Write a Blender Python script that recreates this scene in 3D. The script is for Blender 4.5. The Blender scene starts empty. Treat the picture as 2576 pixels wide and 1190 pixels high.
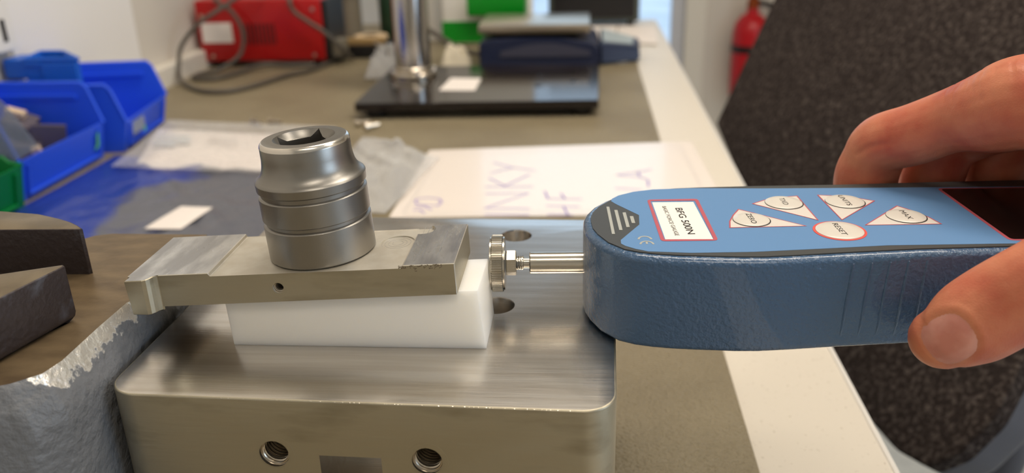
import bpy, bmesh, math, random
from mathutils import Vector, Matrix, noise
from mathutils.bvhtree import BVHTree

random.seed(7)
C = bpy.context.scene.collection
S = 0.001                      # everything below is written in millimetres
PI = math.pi

# ------------------------------------------------------------------ camera
F_PX, PITCH, ROLL, YAW = 2131.48, 0.388765, -0.0288127, 0.0900332
cam_d = bpy.data.cameras.new('camera')
cam = bpy.data.objects.new('camera', cam_d)
C.objects.link(cam)
cam_d.sensor_width = 36.0
cam_d.lens = 36.0 * F_PX / 2576.0
fw = Vector((0, math.cos(PITCH), -math.sin(PITCH)))
rt = Vector((1, 0, 0))
up = rt.cross(fw)
cr, sr = math.cos(ROLL), math.sin(ROLL)
r2, u2 = cr * rt + sr * up, -sr * rt + cr * up
Rz = Matrix.Rotation(YAW, 3, 'Z')
r2, u2, f2 = Rz @ r2, Rz @ u2, Rz @ fw
cam.matrix_world = Matrix(((r2.x, u2.x, -f2.x, 0), (r2.y, u2.y, -f2.y, 0),
                           (r2.z, u2.z, -f2.z, 0.262), (0, 0, 0, 1)))
cam_d.clip_start, cam_d.clip_end = 0.01, 100
cam_d.dof.use_dof = True
cam_d.dof.focus_distance = 0.302
cam_d.dof.aperture_fstop = 9.0
bpy.context.scene.camera = cam

# ------------------------------------------------------------------ colour management, sky, lamps
sc = bpy.context.scene
sc.view_settings.view_transform = 'Standard'
sc.view_settings.look = 'None'
sc.view_settings.exposure = 0.25
sc.view_settings.gamma = 1.0
sc.view_settings.use_curve_mapping = False
w = bpy.data.worlds.new('sky')
sc.world = w
w.use_nodes = True
bg = w.node_tree.nodes['Background']
bg.inputs[0].default_value = (0.60, 0.79, 1.0, 1)
bg.inputs[1].default_value = 1.25


def area_lamp(name, loc, rot, sx, sy, power, col):
    d = bpy.data.lights.new(name, 'AREA')
    d.shape, d.size, d.size_y, d.energy, d.color = 'RECTANGLE', sx * S, sy * S, power, col
    o = bpy.data.objects.new(name, d)
    C.objects.link(o)
    o.location, o.rotation_euler = Vector(loc) * S, rot
    return o


WARM = (1.0, 0.90, 0.775)
LAMPS = [(330, 850, 15.5), (330, -650, 4.5), (1650, 300, 9.0)]
for i, (lx, ly, p) in enumerate(LAMPS):
    area_lamp('panel_lamp', (lx, ly, 1668), (0, 0, 0), 1150 if i != 1 else 620, 280, p, WARM)
area_lamp('window_daylight', (2482, -700, 500), (0, PI / 2, 0), 1100, 1300, 13.0, (0.62, 0.80, 1.0))


# ------------------------------------------------------------------ materials
def lin(c):
    return tuple(((v / 255.0) / 12.92 if v / 255.0 <= 0.04045 else ((v / 255.0 + 0.055) / 1.055) ** 2.4) for v in c) + (1,)


def mat(name, col, rough=0.5, metal=0.0, col2=None, nscale=60, bump=0.0, bscale=900, bstretch=(1, 1, 1), rvar=0.0,
        sss=0.0, sss_r=(1, .5, .3), sss_s=0.005, spec=0.5, coat=0.0, trans=0.0, alpha=1.0, ramp=(0.4, 0.6), detail=4, ior=1.45,
        cstretch=(1, 1, 1), bdist=0.0005):
    m = bpy.data.materials.new(name)
    m.use_nodes = True
    nt = m.node_tree
    b = nt.nodes['Principled BSDF']
    b.inputs['Base Color'].default_value = lin(col)
    b.inputs['Roughness'].default_value = rough
    b.inputs['Metallic'].default_value = metal
    b.inputs['Specular IOR Level'].default_value = spec
    b.inputs['Coat Weight'].default_value = coat
    b.inputs['Transmission Weight'].default_value = trans
    b.inputs['Alpha'].default_value = alpha
    b.inputs['IOR'].default_value = ior
    if sss:
        b.inputs['Subsurface Weight'].default_value = sss
        b.inputs['Subsurface Radius'].default_value = sss_r
        b.inputs['Subsurface Scale'].default_value = sss_s
    L = nt.links.new
    tc = nt.nodes.new('ShaderNodeTexCoord')

    def tex(scale, stretch, det=detail):
        mp = nt.nodes.new('ShaderNodeMapping')
        mp.inputs['Scale'].default_value = stretch
        n = nt.nodes.new('ShaderNodeTexNoise')
        n.inputs['Scale'].default_value = scale
        n.inputs['Detail'].default_value = det
        L(tc.outputs['Object'], mp.inputs['Vector'])
        L(mp.outputs['Vector'], n.inputs['Vector'])
        return n
    if col2 is not None:
        n = tex(nscale, cstretch)
        r = nt.nodes.new('ShaderNodeValToRGB')
        r.color_ramp.elements[0].position, r.color_ramp.elements[1].position = ramp
        r.color_ramp.elements[0].color, r.color_ramp.elements[1].color = lin(col), lin(col2)
        L(n.outputs['Fac'], r.inputs['Fac'])
        L(r.outputs['Color'], b.inputs['Base Color'])
    if bump or rvar:
        n = tex(bscale, bstretch)
        if bump:
            bp = nt.nodes.new('ShaderNodeBump')
            bp.inputs['Strength'].default_value = bump
            bp.inputs['Distance'].default_value = bdist
            L(n.outputs['Fac'], bp.inputs['Height'])
            L(bp.outputs['Normal'], b.inputs['Normal'])
        if rvar:
            mr = nt.nodes.new('ShaderNodeMapRange')
            mr.inputs['To Min'].default_value, mr.inputs['To Max'].default_value = max(0.02, rough - rvar), rough + rvar
            L(n.outputs['Fac'], mr.inputs['Value'])
            L(mr.outputs['Result'], b.inputs['Roughness'])
    return m


def clear_plastic(name, tint=(235, 238, 242), body=0.2, rough=0.18, bump=0.4):
    m = bpy.data.materials.new(name)
    m.use_nodes = True
    nt = m.node_tree
    b = nt.nodes['Principled BSDF']
    b.inputs['Base Color'].default_value = lin(tint)
    b.inputs['Roughness'].default_value = rough
    tr = nt.nodes.new('ShaderNodeBsdfTransparent')
    fr = nt.nodes.new('ShaderNodeFresnel')
    mr = nt.nodes.new('ShaderNodeMapRange')
    mr.inputs['To Min'].default_value, mr.inputs['To Max'].default_value = body, min(1.0, body + 0.85)
    mx = nt.nodes.new('ShaderNodeMixShader')
    n = nt.nodes.new('ShaderNodeTexNoise')
    n.inputs['Scale'].default_value = 35
    bp = nt.nodes.new('ShaderNodeBump')
    bp.inputs['Strength'].default_value = bump
    bp.inputs['Distance'].default_value = 0.01
    L = nt.links.new
    L(n.outputs['Fac'], bp.inputs['Height'])
    L(bp.outputs['Normal'], b.inputs['Normal'])
    L(fr.outputs[0], mr.inputs['Value'])
    L(mr.outputs['Result'], mx.inputs[0])
    L(tr.outputs[0], mx.inputs[1])
    L(b.outputs[0], mx.inputs[2])
    L(mx.outputs[0], nt.nodes['Material Output'].inputs['Surface'])
    return m


def emitter(name, col, strength):
    m = bpy.data.materials.new(name)
    m.use_nodes = True
    nt = m.node_tree
    e = nt.nodes.new('ShaderNodeEmission')
    e.inputs[0].default_value = lin(col)
    e.inputs[1].default_value = strength
    nt.links.new(e.outputs[0], nt.nodes['Material Output'].inputs['Surface'])
    return m


M = {}
M['wall'] = mat('painted_wall', (214, 207, 196), 0.75, bump=.05, bscale=300)
M['wall_panel'] = mat('white_laminate', (240, 238, 234), 0.35)
M['ceiling'] = mat('ceiling_paint', (230, 226, 218), 0.8)
M['floor'] = mat('floor_vinyl', (196, 200, 199), 0.4, col2=(186, 190, 190), nscale=40)
M['trim'] = mat('trim_paint', (226, 220, 208), 0.5)
M['outside'] = mat('pale_paving', (225, 230, 235), 0.8, col2=(205, 212, 220), nscale=2)
M['frame'] = mat('door_frame', (200, 200, 205), 0.5)
M['glass'] = clear_plastic('window_glass', (240, 244, 248), 0.02, 0.02, 0.0)
M['diffuser'] = emitter('lamp_diffuser', (255, 238, 214), 3.0)
M['laminate'] = mat('cream_bench_laminate', (222, 214, 200), 0.42, col2=(196, 186, 170), nscale=420, ramp=(0.66, 0.74), detail=2)
M['edge'] = mat('bench_edge', (225, 222, 216), 0.4)
M['steel_leg'] = mat('grey_powder_coat', (150, 152, 155), 0.5)
M['mat'] = mat('bench_mat_vinyl', (146, 134, 108), 0.44, col2=(136, 124, 99), nscale=9, bump=1.0, bscale=560, detail=2, bdist=0.0022)
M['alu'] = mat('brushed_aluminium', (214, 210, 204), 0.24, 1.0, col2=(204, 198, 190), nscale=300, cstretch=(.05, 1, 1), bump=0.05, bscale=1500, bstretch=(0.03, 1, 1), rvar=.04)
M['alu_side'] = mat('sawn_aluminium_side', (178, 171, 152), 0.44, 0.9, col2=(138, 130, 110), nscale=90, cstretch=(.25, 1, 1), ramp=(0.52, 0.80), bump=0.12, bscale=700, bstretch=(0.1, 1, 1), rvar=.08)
M['alu_plate'] = mat('milled_plate', (214, 209, 197), 0.46, 0.75, col2=(204, 197, 183), nscale=120, bump=0.06, bscale=900, bstretch=(.2, 1, 1))
M['alu_pad'] = mat('scratched_milled_pad', (214, 214, 214), 0.30, 1.0, col2=(176, 176, 178), nscale=130, cstretch=(1, .35, 1), bump=0.35, bscale=260, bstretch=(1, .4, 1), rvar=.12)
M['dark_hole'] = mat('bored_hole_steel', (130, 122, 110), 0.4, 1.0)
M['nylon'] = mat('white_nylon', (240, 235, 226), 0.36, sss=0.9, sss_r=(1, .95, .85), sss_s=0.012, bump=.04, bscale=500)
M['satin'] = mat('satin_chrome', (148, 145, 140), 0.36, 1.0, bump=0.05, bscale=4000, rvar=.05)
M['satin_edge'] = mat('bright_chrome_edge', (225, 220, 212), 0.2, 1.0)
M['nickel'] = mat('nickel', (206, 200, 188), 0.22, 1.0, bump=0.05, bscale=1500, bstretch=(.1, 1, 1))
M['gauge_blue'] = mat('hammered_blue_paint', (62, 92, 126), 0.26, bump=0.8, bscale=640, detail=2, bdist=0.0008, coat=.6)
M['label_blue'] = mat('label_blue', (97, 140, 188), 0.5, bump=.03, bscale=3000)
M['label_grey'] = mat('label_dark_grey', (66, 68, 68), 0.5)
M['label_light'] = mat('label_light_grey', (172, 174, 168), 0.5)
M['label_red'] = mat('label_red_line', (186, 88, 100), 0.5)
M['label_cream'] = mat('label_cream', (218, 211, 204), 0.5)
M['button'] = mat('button_dome', (220, 215, 206), 0.28)
M['reset_ring'] = mat('reset_ring_red', (224, 92, 84), 0.4)
M['card'] = mat('white_card', (245, 240, 232), 0.6)
M['ink'] = mat('black_ink', (28, 26, 26), 0.5)
M['screen'] = mat('unlit_display', (20, 14, 14), 0.12)
M['black'] = mat('black_plastic', (22, 20, 20), 0.45)
M['vise_top'] = mat('oily_brown_iron', (124, 106, 80), 0.42, 0.4, col2=(96, 80, 60), nscale=55, cstretch=(1, 2.2, 1), ramp=(.35, .7), bump=0.18, bscale=450)
M['vise_paint'] = mat('grey_hammer_paint', (106, 108, 112), 0.40, bump=0.8, bscale=240, detail=4, bdist=0.0016)
M['vise_worn'] = mat('chipped_bare_iron', (226, 218, 204), 0.30, 0.9, col2=(108, 108, 110), nscale=170, ramp=(.58, .66), bump=0.9, bscale=330, bdist=0.0012)
def chipped(m):
    nt = m.node_tree
    L = nt.links.new
    b = nt.nodes['Principled BSDF']
    tc = [n for n in nt.nodes if n.type == 'TEX_COORD'][0]
    sp = nt.nodes.new('ShaderNodeSeparateXYZ')
    L(tc.outputs['Object'], sp.inputs[0])

    def rng(sock, a, c, lo, hi):
        r = nt.nodes.new('ShaderNodeMapRange')
        r.inputs['From Min'].default_value, r.inputs['From Max'].default_value = a, c
        r.inputs['To Min'].default_value, r.inputs['To Max'].default_value = lo, hi
        L(sock, r.inputs['Value'])
        return r.outputs['Result']

    def add(p, q, op='ADD'):
        n = nt.nodes.new('ShaderNodeMath')
        n.operation = op
        for i, v in enumerate((p, q)):
            if isinstance(v, float):
                n.inputs[i].default_value = v
            else:
                L(v, n.inputs[i])
        return n.outputs[0]
    nz = nt.nodes.new('ShaderNodeTexNoise')
    nz.inputs['Scale'].default_value, nz.inputs['Detail'].default_value = 150, 5
    L(tc.outputs['Object'], nz.inputs['Vector'])
    zt = rng(sp.outputs['Z'], 0.1135, 0.1265, -0.75, 0.55)      # chips gather at the worn top edge
    yt = rng(sp.outputs['Y'], -0.033, -0.024, -0.9, 0.0)
    yu = rng(sp.outputs['Y'], 0.026, 0.032, 0.0, -0.9)
    xt = rng(sp.outputs['X'], 0.070, 0.078, -0.9, 0.0)
    k = add(add(add(zt, yt), add(yu, xt)), add(nz.outputs['Fac'], 1.9, 'MULTIPLY'))
    fac = rng(k, 1.02, 1.14, 0.0, 1.0)
    mx = nt.nodes.new('ShaderNodeMix')
    mx.data_type = 'RGBA'
    L(fac, mx.inputs[0])
    mx.inputs[6].default_value = b.inputs['Base Color'].default_value
    mx.inputs[7].default_value = lin((242, 238, 230))
    L(mx.outputs[2], b.inputs['Base Color'])
    L(add(fac, 0.75, 'MULTIPLY'), b.inputs['Metallic'])
    L(rng(fac, 0.0, 1.0, 0.42, 0.30), b.inputs['Roughness'])


chipped(M['vise_paint'])
M['jaw'] = mat('dark_jaw_iron', (58, 50, 50), 0.50, 0.35, col2=(96, 98, 108), nscale=90, ramp=(.56, .78), bump=0.5, bscale=420, bdist=0.001)
M['jaw_top'] = mat('ground_jaw_top', (126, 113, 92), 0.38, 0.45, col2=(104, 92, 74), nscale=60, bump=.08, bscale=900)
M['bin_blue'] = mat('blue_polypropylene', (42, 90, 232), 0.38, spec=.4)
M['bin_light'] = mat('lighter_blue_polypropylene', (26, 98, 204), 0.38)
M['bin_green'] = mat('green_polypropylene', (0, 118, 56), 0.38)
M['sticker_green'] = mat('torn_green_sticker', (86, 176, 130), 0.6)
M['brown_part'] = mat('brown_plastic', (92, 84, 92), 0.6)
M['cream_part'] = mat('cream_plastic', (222, 196, 160), 0.6)
M['red_case'] = mat('red_enamel', (176, 14, 17), 0.32)
M['red_orange'] = mat('orange_red_plastic', (226, 66, 48), 0.4)
M['slot'] = mat('vent_dark', (58, 6, 8), 0.7)
M['chrome'] = mat('chrome', (196, 193, 190), 0.17, 1.0)
M['black_gloss'] = mat('black_gloss_paint', (30, 24, 24), 0.12, spec=.6)
M['navy'] = mat('navy_plastic', (34, 42, 70), 0.34)
M['scale_face'] = mat('scale_keypad', (160, 172, 176), 0.4)
M['steel'] = mat('brushed_steel', (198, 188, 172), 0.28, 1.0)
M['cable'] = mat('grey_cable', (88, 82, 74), 0.5)
M['white'] = mat('white_plastic', (236, 234, 228), 0.45)
M['paper'] = mat('white_paper', (240, 232, 226), 0.7)
M['lam'] = mat('laminated_sheet', (242, 232, 224), 0.25, coat=.3)
M['purple_ink'] = mat('purple_marker', (150, 132, 196), 0.6)
M['grey_line'] = mat('laminate_seal', (205, 198, 194), 0.4)
M['clear'] = clear_plastic('clear_polythene', (250, 250, 250), 0.38, 0.14, 0.5)
M['clear_film'] = clear_plastic('clear_film', (246, 246, 247), 0.14, 0.14, 0.4)
M['clear_thin'] = clear_plastic('clear_sleeve', (190, 200, 224), 0.30, 0.2, 0.2)
M['green_bag'] = mat('green_film', (8, 140, 32), 0.3)
M['dark_green'] = mat('dark_green_glass', (34, 62, 44), 0.3)
M['tan'] = mat('tan_wood', (176, 146, 98), 0.6, col2=(150, 120, 76), nscale=40, cstretch=(.1, 1, 1))
M['brown_spool'] = mat('brown_spool', (120, 104, 82), 0.5)
M['taupe'] = mat('taupe_plastic', (120, 112, 96), 0.5)
M['monitor'] = mat('dark_olive_case', (78, 84, 76), 0.5)
M['ext_red'] = mat('extinguisher_red', (186, 16, 28), 0.3)
M['skin'] = None


def fabric():
    m = mat('charcoal_felt', (46, 39, 37), 0.95, col2=(104, 95, 90), nscale=230, ramp=(.48, .82), bump=.8, bscale=300, detail=5, spec=.15, bdist=0.0025)
    return m


M['fabric'] = fabric()
M['shell'] = mat('slate_plastic', (78, 80, 90), 0.5)


def bag_mat():
    m = mat('blue_and_slate_film', (40, 62, 150), 0.30, col2=(96, 98, 108), nscale=7, ramp=(.46, .54), bump=.3, bscale=30, bdist=0.006)
    nt = m.node_tree                                   # the blue liner shows at one side, slate film at the other
    r = [n for n in nt.nodes if n.type == 'VALTORGB'][0]
    nz = r.inputs['Fac'].links[0].from_node
    tc = [n for n in nt.nodes if n.type == 'TEX_COORD'][0]
    sp = nt.nodes.new('ShaderNodeSeparateXYZ')
    mr = nt.nodes.new('ShaderNodeMapRange')
    mr.inputs['From Min'].default_value, mr.inputs['From Max'].default_value = -0.10, 0.10
    mr.inputs['To Min'].default_value, mr.inputs['To Max'].default_value = -0.35, 0.40
    ad = nt.nodes.new('ShaderNodeMath')
    nt.links.new(tc.outputs['Object'], sp.inputs[0])
    nt.links.new(sp.outputs['X'], mr.inputs['Value'])
    nt.links.new(mr.outputs['Result'], ad.inputs[0])
    nt.links.new(nz.outputs['Fac'], ad.inputs[1])
    nt.links.new(ad.outputs[0], r.inputs['Fac'])
    return m


M['bag'] = bag_mat()


def skin():
    m = mat('skin', (212, 136, 104), 0.42, col2=(184, 90, 70), nscale=55, ramp=(.35, .7), bump=.28, bscale=1500, bdist=0.0004,
            sss=0.35, sss_r=(1, .35, .2), sss_s=0.004, spec=.4)
    return m


M['skin'] = skin()
M['nail'] = mat('fingernail', (220, 156, 142), 0.22, sss=.3, sss_r=(1, .4, .3), sss_s=0.003, col2=(206, 136, 122), nscale=90)
M['sleeve'] = mat('dark_sleeve', (48, 48, 54), 0.9, bump=.3, bscale=500)

# ------------------------------------------------------------------ mesh helpers
WORLD = {}


def base_of(o):
    v = Vector((0, 0, 0))
    while o is not None:
        v += WORLD.get(o.name, Vector((0, 0, 0)))
        o = o.parent
    return v


def emit(name, bm, mats, parent=None, origin=None, smooth=None, flat_angle=35):
    """Link the mesh (millimetres, world axes) as one object; a child keeps its parent's origin."""
    if parent is not None:
        off = base_of(parent)
        loc = Vector((0, 0, 0))
    else:
        off = Vector(origin) if origin is not None else Vector((0, 0, 0))
        loc = off
    for v in bm.verts:
        v.co = (v.co - off) * S
    bmesh.ops.recalc_face_normals(bm, faces=bm.faces)
    me = bpy.data.meshes.new(name)
    bm.to_mesh(me)
    bm.free()
    if not isinstance(mats, (list, tuple)):
        mats = [mats]
    for m in mats:
        me.materials.append(m)
    o = bpy.data.objects.new(name, me)
    C.objects.link(o)
    o.location = loc * S
    WORLD[o.name] = loc
    if parent is not None:
        o.parent = parent
    if smooth:
        for p in me.polygons:
            p.use_smooth = True
        me.set_sharp_from_angle(angle=math.radians(flat_angle))
    return o


def tag(o, label, cat, group=None):
    o['label'], o['category'] = label, cat
    if group:
        o['group'] = group
    return o


def thing(name, loc, label, cat, group=None):
    o = bpy.data.objects.new(name, None)
    C.objects.link(o)
    o.empty_display_size = 0.01
    o.location = Vector(loc) * S
    WORLD[o.name] = Vector(loc)
    return tag(o, label, cat, group)


def struct(name, bm, m, smooth=None):
    o = emit(name, bm, m, smooth=smooth)
    o['kind'] = 'structure'
    return o


def bx(bm, x0, x1, y0, y1, z0, z1, bev=0.0, seg=2, xf=None, mi=0):
    v = [bm.verts.new((x, y, z)) for z in (z0, z1) for y in (y0, y1) for x in (x0, x1)]
    fs = [bm.faces.new([v[i] for i in q]) for q in ((0, 2, 3, 1), (4, 5, 7, 6), (0, 1, 5, 4), (2, 6, 7, 3), (0, 4, 6, 2), (1, 3, 7, 5))]
    for f in fs:
        f.material_index = mi
    if bev:
        es = list({e for f in fs for e in f.edges})
        r = bmesh.ops.bevel(bm, geom=es, offset=bev, segments=seg, affect='EDGES', profile=0.5)
        vs = list({vv for f in r['faces'] for vv in f.verts} | {vv for f in fs if f.is_valid for vv in f.verts})
    else:
        vs = v
    if xf is not None:
        for vv in vs:
            vv.co = xf @ vv.co
    return bm


def box(x0, x1, y0, y1, z0, z1, bev=0.0, seg=2, xf=None):
    return bx(bmesh.new(), x0, x1, y0, y1, z0, z1, bev, seg, xf)


def prism(bm, pts, z0, z1, bev_top=0.0, bev_bot=0.0, seg=2, xf=None, mi_side=0, mi_top=0):
    """Extrude an xy outline (counter clockwise) between z0 and z1, the rims rounded by inset rings."""
    def ring(d, z):
        n = len(pts)
        out = []
        for i in range(n):
            a, b, c = Vector(pts[i - 1][:2]), Vector(pts[i][:2]), Vector(pts[(i + 1) % n][:2])
            e1, e2 = (b - a).normalized(), (c - b).normalized()
            n1, n2 = Vector((-e1.y, e1.x)), Vector((-e2.y, e2.x))
            m = n1 + n2
            k = max(0.35, 1 + n1.dot(n2))
            p = b + m * (d / k)
            out.append(bm.verts.new((p.x, p.y, z)))
        return out
    rings = []
    if bev_bot:
        for i in range(seg + 1):
            t = i / seg * PI / 2
            rings.append(ring(bev_bot * (1 - math.sin(t)), z0 + bev_bot * (1 - math.cos(t))))
    else:
        rings.append(ring(0, z0))
    if bev_top:
        for i in range(seg + 1):
            t = i / seg * PI / 2
            rings.append(ring(bev_top * (1 - math.cos(t)), z1 - bev_top * (1 - math.sin(t))))
    else:
        rings.append(ring(0, z1))
    n = len(pts)
    for a, b in zip(rings, rings[1:]):
        for i in range(n):
            j = (i + 1) % n
            bm.faces.new((a[i], a[j], b[j], b[i])).material_index = mi_side
    bm.faces.new(list(reversed(rings[0]))).material_index = mi_side
    bm.faces.new(rings[-1]).material_index = mi_top
    if xf is not None:
        for r in rings:
            for v in r:
                v.co = xf @ v.co
    return bm


def lathe(bm, prof, seg=64, xf=None, cap=True, mi=0):
    """Turn (radius, height) pairs about z; xf places the axis."""
    rings = []
    for r, z in prof:
        if r < 1e-6:
            rings.append([bm.verts.new((0, 0, z))])
        else:
            rings.append([bm.verts.new((r * math.cos(2 * PI * i / seg), r * math.sin(2 * PI * i / seg), z)) for i in range(seg)])
    fs = []
    for a, b in zip(rings, rings[1:]):
        for i in range(seg):
            j = (i + 1) % seg
            if len(a) == 1 and len(b) == 1:
                continue
            if len(a) == 1:
                fs.append(bm.faces.new((a[0], b[i], b[j])))
            elif len(b) == 1:
                fs.append(bm.faces.new((a[i], a[j], b[0])))
            else:
                fs.append(bm.faces.new((a[i], a[j], b[j], b[i])))
    if cap:
        if len(rings[0]) > 1:
            fs.append(bm.faces.new(list(reversed(rings[0]))))
        if len(rings[-1]) > 1:
            fs.append(bm.faces.new(rings[-1]))
    for f in fs:
        f.material_index = mi
    if xf is not None:
        for r in rings:
            for v in r:
                v.co = xf @ v.co
    return bm


def frame_to(origin, axis, xhint=(1, 0, 0)):
    z = Vector(axis).normalized()
    x = Vector(xhint)
    x = (x - z * x.dot(z)).normalized()
    y = z.cross(x)
    return Matrix(((x.x, y.x, z.x, origin[0]), (x.y, y.y, z.y, origin[1]), (x.z, y.z, z.z, origin[2]), (0, 0, 0, 1)))


def spline(pts, n=8):
    P = [Vector(p) for p in pts]
    P = [P[0] * 2 - P[1]] + P + [P[-1] * 2 - P[-2]]
    out = []
    for i in range(1, len(P) - 2):
        for k in range(n):
            t = k / n
            a, b, c, d = P[i - 1], P[i], P[i + 1], P[i + 2]
            out.append(0.5 * ((2 * b) + (c - a) * t + (2 * a - 5 * b + 4 * c - d) * t * t + (3 * b - a - 3 * c + d) * t ** 3))
    out.append(P[-2])
    return out


def sweep(bm, pts, rad, seg=10, round_caps=False, squash=None):
    """Tube through pts (Vectors); rad a number or a list; squash = (direction, factor) flattens the section."""
    P = [Vector(p) for p in pts]
    R = rad if isinstance(rad, (list, tuple)) else [rad] * len(P)
    if round_caps:
        def cap(p, d, r):
            return [(p + d * (r * math.sin(t)), r * math.cos(t)) for t in (0.35, 0.7, 1.05, 1.35)]
        h = [(q, r) for q, r in reversed(cap(P[0], (P[0] - P[1]).normalized(), R[0]))]
        e = cap(P[-1], (P[-1] - P[-2]).normalized(), R[-1])
        P, R = [q for q, r in h] + P + [q for q, r in e], [r for q, r in h] + list(R) + [r for q, r in e]
    t0 = (P[1] - P[0]).normalized()
    nrm = t0.orthogonal().normalized()
    rings = []
    for i, p in enumerate(P):
        t = (P[min(i + 1, len(P) - 1)] - P[max(i - 1, 0)]).normalized()
        nrm = (nrm - t * nrm.dot(t)).normalized()
        b = t.cross(nrm)
        ring = []
        for k in range(seg):
            a = 2 * PI * k / seg
            d = (nrm * math.cos(a) + b * math.sin(a)) * R[i]
            if squash:
                s = squash[0]
                d = d - s * (d.dot(s) * (1 - squash[1]))
            ring.append(bm.verts.new(p + d))
        rings.append(ring)
    for a, b in zip(rings, rings[1:]):
        for k in range(seg):
            j = (k + 1) % seg
            bm.faces.new((a[k], a[j], b[j], b[k]))
    bm.faces.new(list(reversed(rings[0])))
    bm.faces.new(rings[-1])
    return bm


def cut(o, cutters):
    """Subtract the cutter bmeshes (world millimetres) from the mesh object, then drop the cutters."""
    off = base_of(o)
    tmp = []
    for cbm in cutters:
        for v in cbm.verts:
            v.co = (v.co - off) * S
        bmesh.ops.recalc_face_normals(cbm, faces=cbm.faces)
        me = bpy.data.meshes.new('cutter')
        cbm.to_mesh(me)
        cbm.free()
        for m in o.data.materials:
            me.materials.append(m)
        c = bpy.data.objects.new('cutter', me)
        C.objects.link(c)
        c.parent = o.parent
        c.location = o.location
        md = o.modifiers.new('b', 'BOOLEAN')
        md.operation, md.solver, md.object = 'DIFFERENCE', 'EXACT', c
        tmp.append(c)
    bpy.context.view_layer.update()
    dg = bpy.context.evaluated_depsgraph_get()
    me = bpy.data.meshes.new_from_object(o.evaluated_get(dg))
    o.modifiers.clear()
    o.data = me
    for c in tmp:
        bpy.data.objects.remove(c)
    return o


def smooth_by_angle(o, deg=35):
    for p in o.data.polygons:
        p.use_smooth = True
    o.data.set_sharp_from_angle(angle=math.radians(deg))


def flat_poly(bm, pts, z, th=0.05):
    n = len(pts)
    area = sum(pts[i][0] * pts[(i + 1) % n][1] - pts[(i + 1) % n][0] * pts[i][1] for i in range(n))
    p = pts if area > 0 else list(reversed(pts))
    return prism(bm, p, z - th, z)


def ribbon(bm, pts, z, wd, closed=False):
    """A flat printed line of width wd through xy points."""
    P = [Vector(p[:2]) for p in pts]
    n = len(P)
    L, R = [], []
    for i in range(n):
        a = P[i - 1] if (i > 0 or closed) else P[i]
        b = P[(i + 1) % n] if (i < n - 1 or closed) else P[i]
        t1 = (P[i] - a).normalized() if (P[i] - a).length > 1e-9 else (b - P[i]).normalized()
        t2 = (b - P[i]).normalized() if (b - P[i]).length > 1e-9 else t1
        n1, n2 = Vector((-t1.y, t1.x)), Vector((-t2.y, t2.x))
        m = (n1 + n2)
        k = max(0.4, 1 + n1.dot(n2))
        d = m * (wd / 2 / k)
        L.append(bm.verts.new((P[i].x + d.x, P[i].y + d.y, z)))
        R.append(bm.verts.new((P[i].x - d.x, P[i].y - d.y, z)))
    for i in range(n if closed else n - 1):
        j = (i + 1) % n
        bm.faces.new((R[i], R[j], L[j], L[i]))
    return bm


def lettering(text, start, read, upv, length, cap, z, parent, m, name='lettering', bold=0.0):
    """Flat print: text from start along read (unit xy), letters' tops towards upv, scaled to length x cap height."""
    cu = bpy.data.curves.new('t', 'FONT')
    cu.body = text
    cu.offset = bold
    o = bpy.data.objects.new('t', cu)
    C.objects.link(o)
    bpy.context.view_layer.update()
    me = bpy.data.meshes.new_from_object(o.evaluated_get(bpy.context.evaluated_depsgraph_get()))
    bpy.data.objects.remove(o)
    bm = bmesh.new()
    bm.from_mesh(me)
    bpy.data.meshes.remove(me)
    xs = [v.co.x for v in bm.verts]
    ys = [v.co.y for v in bm.verts]
    x0, x1, y0, y1 = min(xs), max(xs), min(ys), max(ys)
    rd, uv = Vector(read), Vector(upv)
    for v in bm.verts:
        a, b = (v.co.x - x0) / (x1 - x0) * length, (v.co.y - y0) / (y1 - y0) * cap
        p = Vector(start) + rd * a + uv * b
        v.co = Vector((p.x, p.y, z))
    return emit(name, bm, m, parent)


def rounded_rect(x0, x1, y0, y1, r, n=6):
    pts = []
    for cx, cy, a0 in ((x1 - r, y0 + r, -PI / 2), (x1 - r, y1 - r, 0), (x0 + r, y1 - r, PI / 2), (x0 + r, y0 + r, PI)):
        for i in range(n + 1):
            a = a0 + i / n * PI / 2
            pts.append((cx + r * math.cos(a), cy + r * math.sin(a)))
    return pts


def inset(poly, d):
    out = []
    n = len(poly)
    for i in range(n):
        a, b, c = Vector(poly[i - 1]), Vector(poly[i]), Vector(poly[(i + 1) % n])
        e1, e2 = (b - a).normalized(), (c - b).normalized()
        n1, n2 = Vector((-e1.y, e1.x)), Vector((-e2.y, e2.x))
        p = b + (n1 + n2) * (d / max(.35, 1 + n1.dot(n2)))
        out.append((p.x, p.y))
    return out


def round_poly(pts, r, n=4):
    out = []
    N = len(pts)
    for i in range(N):
        a, b, c = Vector(pts[i - 1]), Vector(pts[i]), Vector(pts[(i + 1) % N])
        d1, d2 = (a - b), (c - b)
        k = min(r, d1.length * .45, d2.length * .45)
        p, q = b + d1.normalized() * k, b + d2.normalized() * k
        for j in range(n + 1):
            t = j / n
            out.append(tuple(p * (1 - t) ** 2 + b * 2 * t * (1 - t) + q * t * t))
    return out


# ------------------------------------------------------------------ the room
FZ, CZ = -900, 1700
XL, XR, YF, YB = -645, 2500, -2300, 3000
struct('floor', box(XL - 80, XR + 80, YF - 80, YB + 80, FZ - 40, FZ), M['floor'])
struct('ceiling', box(XL - 80, XR + 80, YF - 80, YB + 80, CZ, CZ + 40), M['ceiling'])
struct('wall_left', box(XL - 80, XL, YF, YB + 80, FZ, CZ), M['wall'])
struct('wall_front', box(XL - 80, XR + 80, YF - 80, YF, FZ, CZ), M['wall'])
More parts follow.
